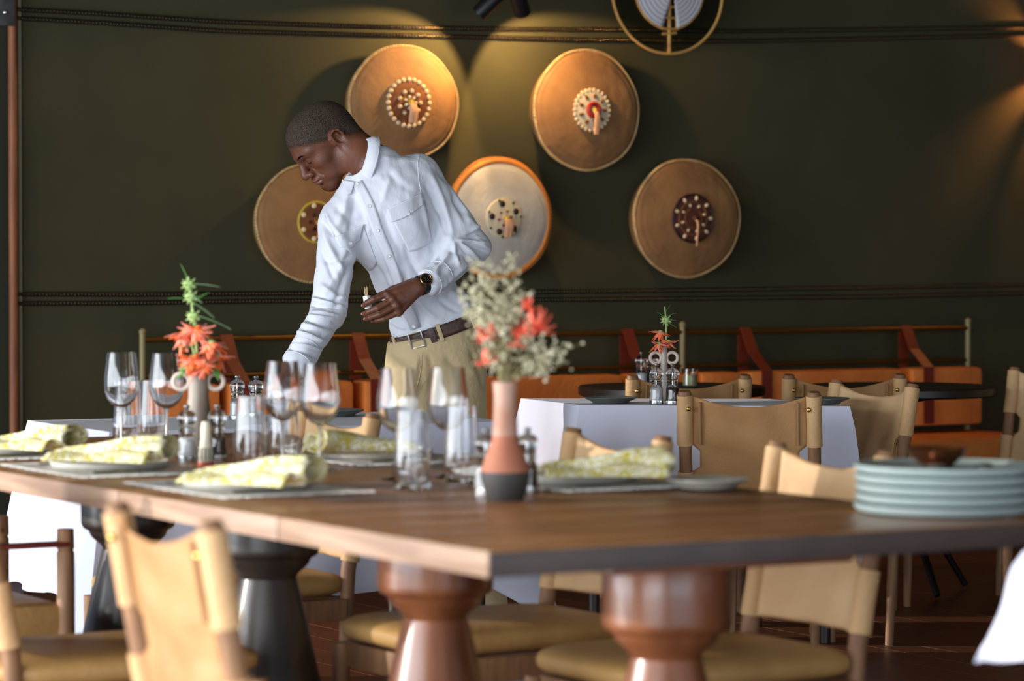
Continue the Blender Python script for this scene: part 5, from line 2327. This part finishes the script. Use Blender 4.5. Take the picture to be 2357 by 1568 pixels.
# ears
for s in (1, -1):
    ro = rz_(-s * .32) @ rx(-.16)
    he(f, (s * .0765, -.014, .002), (.0085, .0185, .0315), .005, False, ro)
    he(f, (s * .0860, -.013, .004), (.0100, .0120, .0220), .002, True, ro)
    # helix rim
    pts = [(.074, .006, -.004), (.078, .005, .016), (.082, -.004, .028), (.0855, -.018, .031), (.0875, -.029, .022), (.0865, -.032, .006), (.083, -.027, -.012), (.078, -.018, -.022), (.074, -.010, -.026)]
    for a, b in zip(pts[:-1], pts[1:]):
        hc_(f, (s * a[0], a[1], a[2]), (s * b[0], b[1], b[2]), .0036, .0036, .003)
    hc_(f, (s * .0795, -.020, .014), (s * .0795, -.021, -.006), .0032, .0034, .003)   # antihelix
    he(f, (s * .0755, -.008, -.022), (.0055, .0075, .0095), .003)   # lobe
    he(f, (s * .0755, .004, .0), (.0045, .005, .007), .003)         # tragus
# neck
nk0 = H(0, -.035, -.035)
f.cone(nk0, Cc - Ac * .03, .054, .053, .03)
f.cone(H(0, -.055, -.01), Cc - Et * .016 - Ac * .03, .046, .046, .03)
f.cone(H(.022, .01, -.070), Cc + Et * .022 + Ec * .008 - Ac * .02, .026, .030, .025)
head_F = f.F.copy()
head_lo = f.lo
hv, hq = f.surface()
hv = smooth_mesh(hv, hq, 1, .4)

# ---- hands
def hand_left():
    w0 = Lh
    f = Field(np.minimum(J(825, 745, -.40), Lw - .06) - .02, np.maximum(J(1000, 630, -.16), Lw + .08) + .03, 0.0018)
    bdir = unit(np.array([-.1, -.85, .5]))            # out of the back of the hand
    f.cone(Lw - la * .03, Lw + la * .004, .0255, .0265, .01, fd=bdir, ff=.85)
    f.cone(Lw, Lh, .0285, .0265, .01, fd=bdir, ff=.82)
    mcp = [J(889, 677, -.318), J(902, 690, -.324), J(913, 704, -.322), J(918, 719, -.315)]
    pip = [J(860, 689, -.330), J(869, 709, -.338), J(873, 724, -.334), J(884, 734, -.322)]
    dip = [J(845, 697, -.322), J(848, 718, -.330), J(852, 731, -.326), J(866, 738, -.315)]
    tip = [J(838, 703, -.310), J(838, 723, -.318), J(843, 735, -.314), J(857, 739, -.305)]
    wp = [Lh + np.array([0, 0, .010]), Lh + np.array([0, 0, .003]), Lh - np.array([0, 0, .004]), Lh - np.array([0, 0, .010])]
    for a, b in zip(wp, mcp):
        f.cone(a, b, .0195, .0125, .010, fd=bdir, ff=.85)
    for a, b in zip(mcp[:-1], mcp[1:]):
        f.cone(a, b, .0115, .0115, .008)
    rr_ = [(.0112, .0098, .0090, .0078), (.0116, .0102, .0093, .0080), (.0110, .0096, .0088, .0076), (.0100, .0086, .0079, .0068)]
    for i in range(4):
        f.ell(mcp[i] + bdir * .004, (.0095,) * 3, None, .006)
        for (a, b, r0_, r1_) in ((mcp[i], pip[i], rr_[i][0], rr_[i][1]), (pip[i], dip[i], rr_[i][1], rr_[i][2]), (dip[i], tip[i], rr_[i][2], rr_[i][3])):
            f.cone(a, b, r0_, r1_, .0022)
        # extensor ridge on the back of the hand
        f.cone(Lh * .35 + mcp[i] * .65 + bdir * .0105, mcp[i] + bdir * .008, .0030, .0036, .006)
    # thumb leaves the upper side of the palm and closes against the holder from behind
    th = [Lh + np.array([-.012, .018, .012]), J(905, 668, -.272), J(876, 681, -.262), J(858, 692, -.268)]
    for (a, b, r0_, r1_) in ((th[0], th[1], .0165, .0135), (th[1], th[2], .0130, .0108), (th[2], th[3], .0108, .0088)):
        f.cone(a, b, r0_, r1_, .006)
    V_, Q_ = f.surface()
    return smooth_mesh(V_, Q_, 1, .4), Q_, tip, dip, bdir


def hand_right():
    f = Field(np.minimum(Rw, J(620, 960, -.60)) - .05, np.maximum(Rw, J(700, 840, -.40)) + .06, 0.0024)
    d_ = unit(Rh - Rw)
    f.cone(Rw - ra * .03, Rh, .029, .027, .01, fd=(0, 1, .2), ff=.85)
    mcp = [J(646, 901, -.535), J(655, 906, -.53), J(664, 907, -.52), J(672, 904, -.51)]
    pip = [J(641, 924, -.55), J(650, 930, -.548), J(659, 930, -.538), J(669, 925, -.525)]
    tip = [J(646, 940, -.545), J(652, 946, -.543), J(660, 946, -.533), J(668, 940, -.52)]
    for m_ in mcp:
        f.cone(Rh, m_, .021, .0125, .010, fd=(0, 1, .2), ff=.8)
    for a, b, c in zip(mcp, pip, tip):
        f.cone(a, b, .0108, .0094, .0022)
        f.cone(b, c, .0094, .0076, .0022)
    th = [Rh + np.array([-.012, -.004, -.01]), J(640, 893, -.50), J(636, 914, -.515), J(640, 930, -.53)]
    for (a, b, r0_, r1_) in ((th[0], th[1], .016, .013), (th[1], th[2], .0125, .0105), (th[2], th[3], .0105, .0085)):
        f.cone(a, b, r0_, r1_, .006)
    V_, Q_ = f.surface()
    return smooth_mesh(V_, Q_, 1, .4), Q_


lv, lq, ltip, ldip, lback = hand_left()
rv, rq = hand_right()
# hidden trunk, arms and legs under the clothes carry head and hands
f = Field(np.array([sh_lo[0], sh_lo[1], 0.02]), np.array([sh_hi[0], sh_hi[1], Pn[2] + .06]), 0.009)
torso(f, -.022, False)
f.cone(Ls, Le, .044, .028, .03)
f.cone(Rs, Re, .042, .030, .03)
f.cone(Le, Lw, .026, .022, .01)
f.cone(Re, Rw, .028, .024, .01)
for hp, kn, an in ((Lhip, Lk, La), (Rhip, Rk, Ra)):
    f.cone(hp, kn, .078, .054, .03)
    f.cone(kn, an, .054, .036, .03)
f.ell(J(1004, 818, .01), (.135, .10, .12), RWm, .03)
f.cone(Pn - Zb * .10, Cc - Ac * .06, .06, .045, .02)
tv_, tq = f.surface()
allV = np.concatenate([tv_, hv, lv, rv])
o1 = len(tv_)
o2 = o1 + len(hv)
o3 = o2 + len(lv)
allQ = np.concatenate([tq, hq + o1, lq + o2, rq + o3])
# lips a shade rosier
ctr = allV[allQ].mean(1)
loc = (ctr - O) @ HR / HS
lipm = (np.abs(loc[:, 0]) < .0255) & (loc[:, 1] > .088) & (loc[:, 2] < -.0425) & (loc[:, 2] > -.068) & (loc[:, 1] > .088 + .0 * loc[:, 0])
lipm &= (np.abs(loc[:, 2] + .0545) < .0125 * (1 - (loc[:, 0] / .028) ** 2))
body = np_mesh('body', allV, allQ, ['skin', 'lip'], man, lipm.astype(int))
body_bvh = BVHTree.FromPolygons([tuple(v) for v in hv], [tuple(q) for q in hq])

# ---- cropped hair, brows, eyes
f = Field(hl, hh_, 0.0019)
f.F = head_F - .0011
hn = unit(HR @ np.array([0, .125, -.20]))
hp0 = H(0, .098, .066)
f.cutplane(hp0, hn, .003)
hp1, hm1 = H(0, -.062, -.046), unit(-Uh + Fh * .25)
f.cutplane(hp1, hm1, .003)
for s in (1, -1):
    he(f, (s * .086, -.010, .000), (.022, .028, .039), .004, True)
V_, Q_ = f.surface()
V_ = smooth_mesh(V_, Q_, 1, .4)
hair = np_mesh('hair', V_, Q_, ['hair'], body)
d1 = np.clip(-((V_ - hp0) @ hn) / .034, 0, 1)
d2 = np.clip(-((V_ - hp1) @ hm1) / .030, 0, 1)
at_ = hair.data.attributes.new('thin', 'FLOAT', 'POINT')
at_.data.foreach_set('value', np.minimum(d1, d2).astype(np.float32))


def stroke(nm, pts, rad, m_, parent=body, out=.0004, flat=.5):
    W = []
    kk = np.linspace(0, len(pts) - 1, 14)
    P_ = np.array(pts)
    pts = np.stack([np.interp(kk, np.arange(len(P_)), P_[:, i]) for i in range(3)], 1)
    for _ in range(3):
        pts[1:-1] = (pts[:-2] + pts[2:] + 2 * pts[1:-1]) / 4
    rad = list(np.interp(kk, np.arange(len(rad)), rad) * np.sin(np.linspace(.25, math.pi - .25, 14)) ** .5)
    for (x, y, z) in pts:
        a = Vector(H(x * 1.0, y + .06, z))
        dr = Vector(-Fh)
        h = body_bvh.ray_cast(a, dr)
        W.append((Vector(h[0]) - dr * out) if h[0] is not None else Vector(H(x, y, z)))
    return MB().tube(W, rad, 8, flat=flat, flatdir=-Fh).build(nm, m_, parent, world=True)


for s in (1, -1):
    stroke('eyebrow', [(s * .012, .09, .0315), (s * .021, .09, .0365), (s * .033, .08, .0385), (s * .045, .07, .034)], [.0014, .0034, .0034, .0010], 'brow_hair', flat=.22)
    stroke('eyelash', [(s * .0195, .08, .0095), (s * .026, .08, .0060), (s * .034, .08, .0052), (s * .042, .07, .0075)], [.0012, .0023, .0025, .0014], 'eye_dark')
# sparse stubble on the chin
m = MB()
for k in range(260):
    x, z = random.gauss(0, .016), random.gauss(-.088, .011)
    a = Vector(H(x, .14, z))
    h = body_bvh.ray_cast(a, Vector(-Fh))
    if h[0] is not None:
        m.tube([h[0], Vector(h[0]) + Vector(h[1]) * .0014], [.00035, .0002], 3)
m.build('stubble', 'brow_hair', body, world=True, kind='stuff')
# nails
for tp, dp in zip(ltip[:3], ldip[:3]):
    ax_ = unit(tp - dp)
    nn_ = unit(lback - ax_ * (lback @ ax_))
    c = tp + ax_ * .0015 + nn_ * .0062
    MB().ball(tuple(c), (.0065, .0046, .0016), 10, rotm(ax_, np.cross(nn_, ax_), nn_)).build('fingernail', 'palm_skin', body, world=True)

# ---- collar
both = BVHTree.FromPolygons([tuple(v) for v in np.concatenate([SV, hv])], [tuple(q) for q in np.concatenate([SQ, hq + len(SV)])])


def collar(name, top, bot, off=.010, th=.0025, n=24, mrows=8):
    def interp(P, t):
        t = t * (len(P) - 1)
        k = min(int(t), len(P) - 2)
        f_ = t - k
        return tuple(P[k][i] * (1 - f_) + P[k + 1][i] * f_ for i in range(3))
    m = MB()

    def fn(u, v):
        a, b = interp(top, u), interp(bot, u)
        x, y, o_ = (a[i] * (1 - v) + b[i] * v for i in range(3))
        h = both.ray_cast(CAMP, ray(x, y).normalized())
        d = h[3] if h[0] is not None else None
        return (x, y, o_, d)
    G = [[fn(i / n, j / mrows) for i in range(n + 1)] for j in range(mrows + 1)]
    D = np.array([[g[3] if g[3] is not None else np.nan for g in r] for r in G])
    D = np.where(np.isnan(D), np.nanmean(D), D)
    for _ in range(4):
        E = np.pad(D, 1, mode='edge')
        D = (E[:-2, 1:-1] + E[2:, 1:-1] + E[1:-1, :-2] + E[1:-1, 2:] + D) / 5
    vs, fs = [], []
    for j in range(mrows + 1):
        for i in range(n + 1):
            x, y, o_, _ = G[j][i]
            bulge = .006 * math.sin(j / mrows * math.pi)
            vs.append(CAMP + ray(x, y).normalized() * (D[j, i] - o_ - bulge))
    w_ = n + 1
    for j in range(mrows):
        for i in range(n):
            fs.append((j * w_ + i, j * w_ + i + 1, (j + 1) * w_ + i + 1, (j + 1) * w_ + i))
    m.add(vs, fs)
    return m.build(name, 'shirt', shirt, world=True, solid=th)


def leaf_pt(phi, v):
    """collar leaf: phi 0 at the throat, 90 towards the camera, 180 at the nape; v 0 fold, 1 hem"""
    c, s_ = math.cos(phi), math.sin(phi)
    front = max(0.0, c) ** 3
    top = Cc + Et * (c * .0645) + Ec * (s_ * .0600) + Ac * (.010 - .010 * front)
    hang = .034 + .012 * front
    outw = .017 + .010 * max(0, c)
    bot = Cc + Et * (c * (.0645 + outw)) + Ec * (s_ * (.0600 + .020)) + Ac * (.010 - hang)
    if s_ < 0:      # far leaf: tip hangs down the chest
        bot = bot + Et * .026 * front + Ac * .030 * front
    p = top * (1 - v) + bot * v
    n_ = unit(Et * c + Ec * s_)
    return p + n_ * (.006 * math.sin(v * math.pi) + .0015 * math.sin(phi * 5) * v)


for a0, a1 in ((math.radians(5), math.radians(182)), (math.radians(182), math.radians(352))):
    m = MB()
    m.grid(lambda u, v: Vector(leaf_pt(a0 + (a1 - a0) * u, v)), 40, 8)
    m.build('collar', 'shirt', shirt, world=True, solid=.0025)
    m = MB()
    m.tube([Vector(leaf_pt(a0 + (a1 - a0) * k / 40, .9)) + Vector(unit(Et * math.cos(a0 + (a1 - a0) * k / 40) + Ec * math.sin(a0 + (a1 - a0) * k / 40))) * .0018 for k in range(41)], .0008, 5)
    m.build('seam', 'thread', shirt, world=True)

patch('collar_point', [(787, 413), (817, 419), (808, 446), (800, 450)], shirt, 'shirt', .007, .003, nu=8, nv=8)
# ---- cuffs stitching + watch
def ringpts(c, ax_, r, n=40):
    ax_ = unit(ax_)
    u = unit(np.cross(ax_, [0, 0, 1]))
    v = np.cross(ax_, u)
    return [Vector(c + u * (math.cos(2 * math.pi * k / n) * r) + v * (math.sin(2 * math.pi * k / n) * r)) for k in range(n)]


for c, ax_, r in ((Lw - la * .062, la, .0440), (Lw - la * .0, la, .0435), (Rw - ra * .066, ra, .0468), (Rw, ra, .0475)):
    MB().tube(ringpts(c, ax_, r - .0012), .0020, 6, closed=True).build('cuff_seam', 'shirt', shirt, world=True)

wax = unit(Lh - Lw)
wc = J(972, 656, -.278)
wat = MB()
wat.grid(lambda u, v: Vector(wc + wax * ((v - .5) * .020) + unit(np.cross(wax, [0, 0, 1])) * (math.cos(u * 2 * math.pi) * .0325) + np.cross(wax, unit(np.cross(wax, [0, 0, 1]))) * (math.sin(u * 2 * math.pi) * .0300)), 40, 3, True)
watch = wat.build('watch', 'watch_black', man, world=True, solid=.003)
wn = unit(np.array(CAMP) - wc)
wn = unit(wn + np.array([-.10, 0, .28]))
wn = unit(wn - wax * (wn @ wax))
q = Vector(wn).to_track_quat('Z', 'Y').to_matrix()
cc = Vector(wc + wn * .0325)
MB().lathe([(0, -.004), (.0185, -.004), (.0195, .0), (.0195, .005), (.017, .0065), (0, .0065)], 32, cc, q).build('watch_case', 'watch_black', watch, world=True)
MB().lathe([(.0150, .006), (.0200, .0052), (.0208, .0066), (.0195, .0085), (.0162, .0088), (.0150, .0075)], 32, cc, q).build('bezel', 'watch_gold', watch, world=True)
MB().lathe([(0, .0072), (.0155, .0072), (.0155, .0066), (0, .0066)], 32, cc, q).build('watch_face', 'watch_face', watch, world=True)
for (dx, dy, a) in ((.004, .002, .5), (-.003, -.004, 2.), (.002, -.006, 1.), (.006, -.003, 0), (-.004, .003, 1.2)):
    MB().box(cc + q @ Vector((dx, dy, .0075)), (.003, .0008, .0005), q @ Matrix.Rotation(a, 3, 'Z')).build('watch_mark', 'watch_mark', watch, world=True)

# ---- toothpick holder in his hand
hb = J(848, 711, -.290)
ht = unit(J(844, 682, -.288) - hb)
th = thing('toothpick_holder', 'small white cup of toothpicks held in the hand of the man', 'cup', tuple(hb))
q = Vector(ht).to_track_quat('Z', 'Y').to_matrix()
MB().lathe([(0, 0), (.0105, 0), (.0115, .003), (.0122, .040), (.0108, .040), (.0102, .006), (0, .006)], 24, (0, 0, 0), q).build('cup_body', 'ceramic_white', th)
for k in range(16):
    r0_, a_ = random.uniform(0, .006), random.uniform(0, 6.28)
    r1_ = r0_ * 1.5
    A = q @ Vector((math.cos(a_) * r0_, math.sin(a_) * r0_, .008))
    B = q @ Vector((math.cos(a_) * r1_ - .003, math.sin(a_) * r1_, random.uniform(.060, .070)))
    MB().tube([A, A.lerp(B, .92), B], [.0010, .0010, .0003], 6).build('toothpick', 'pick_wood', th)
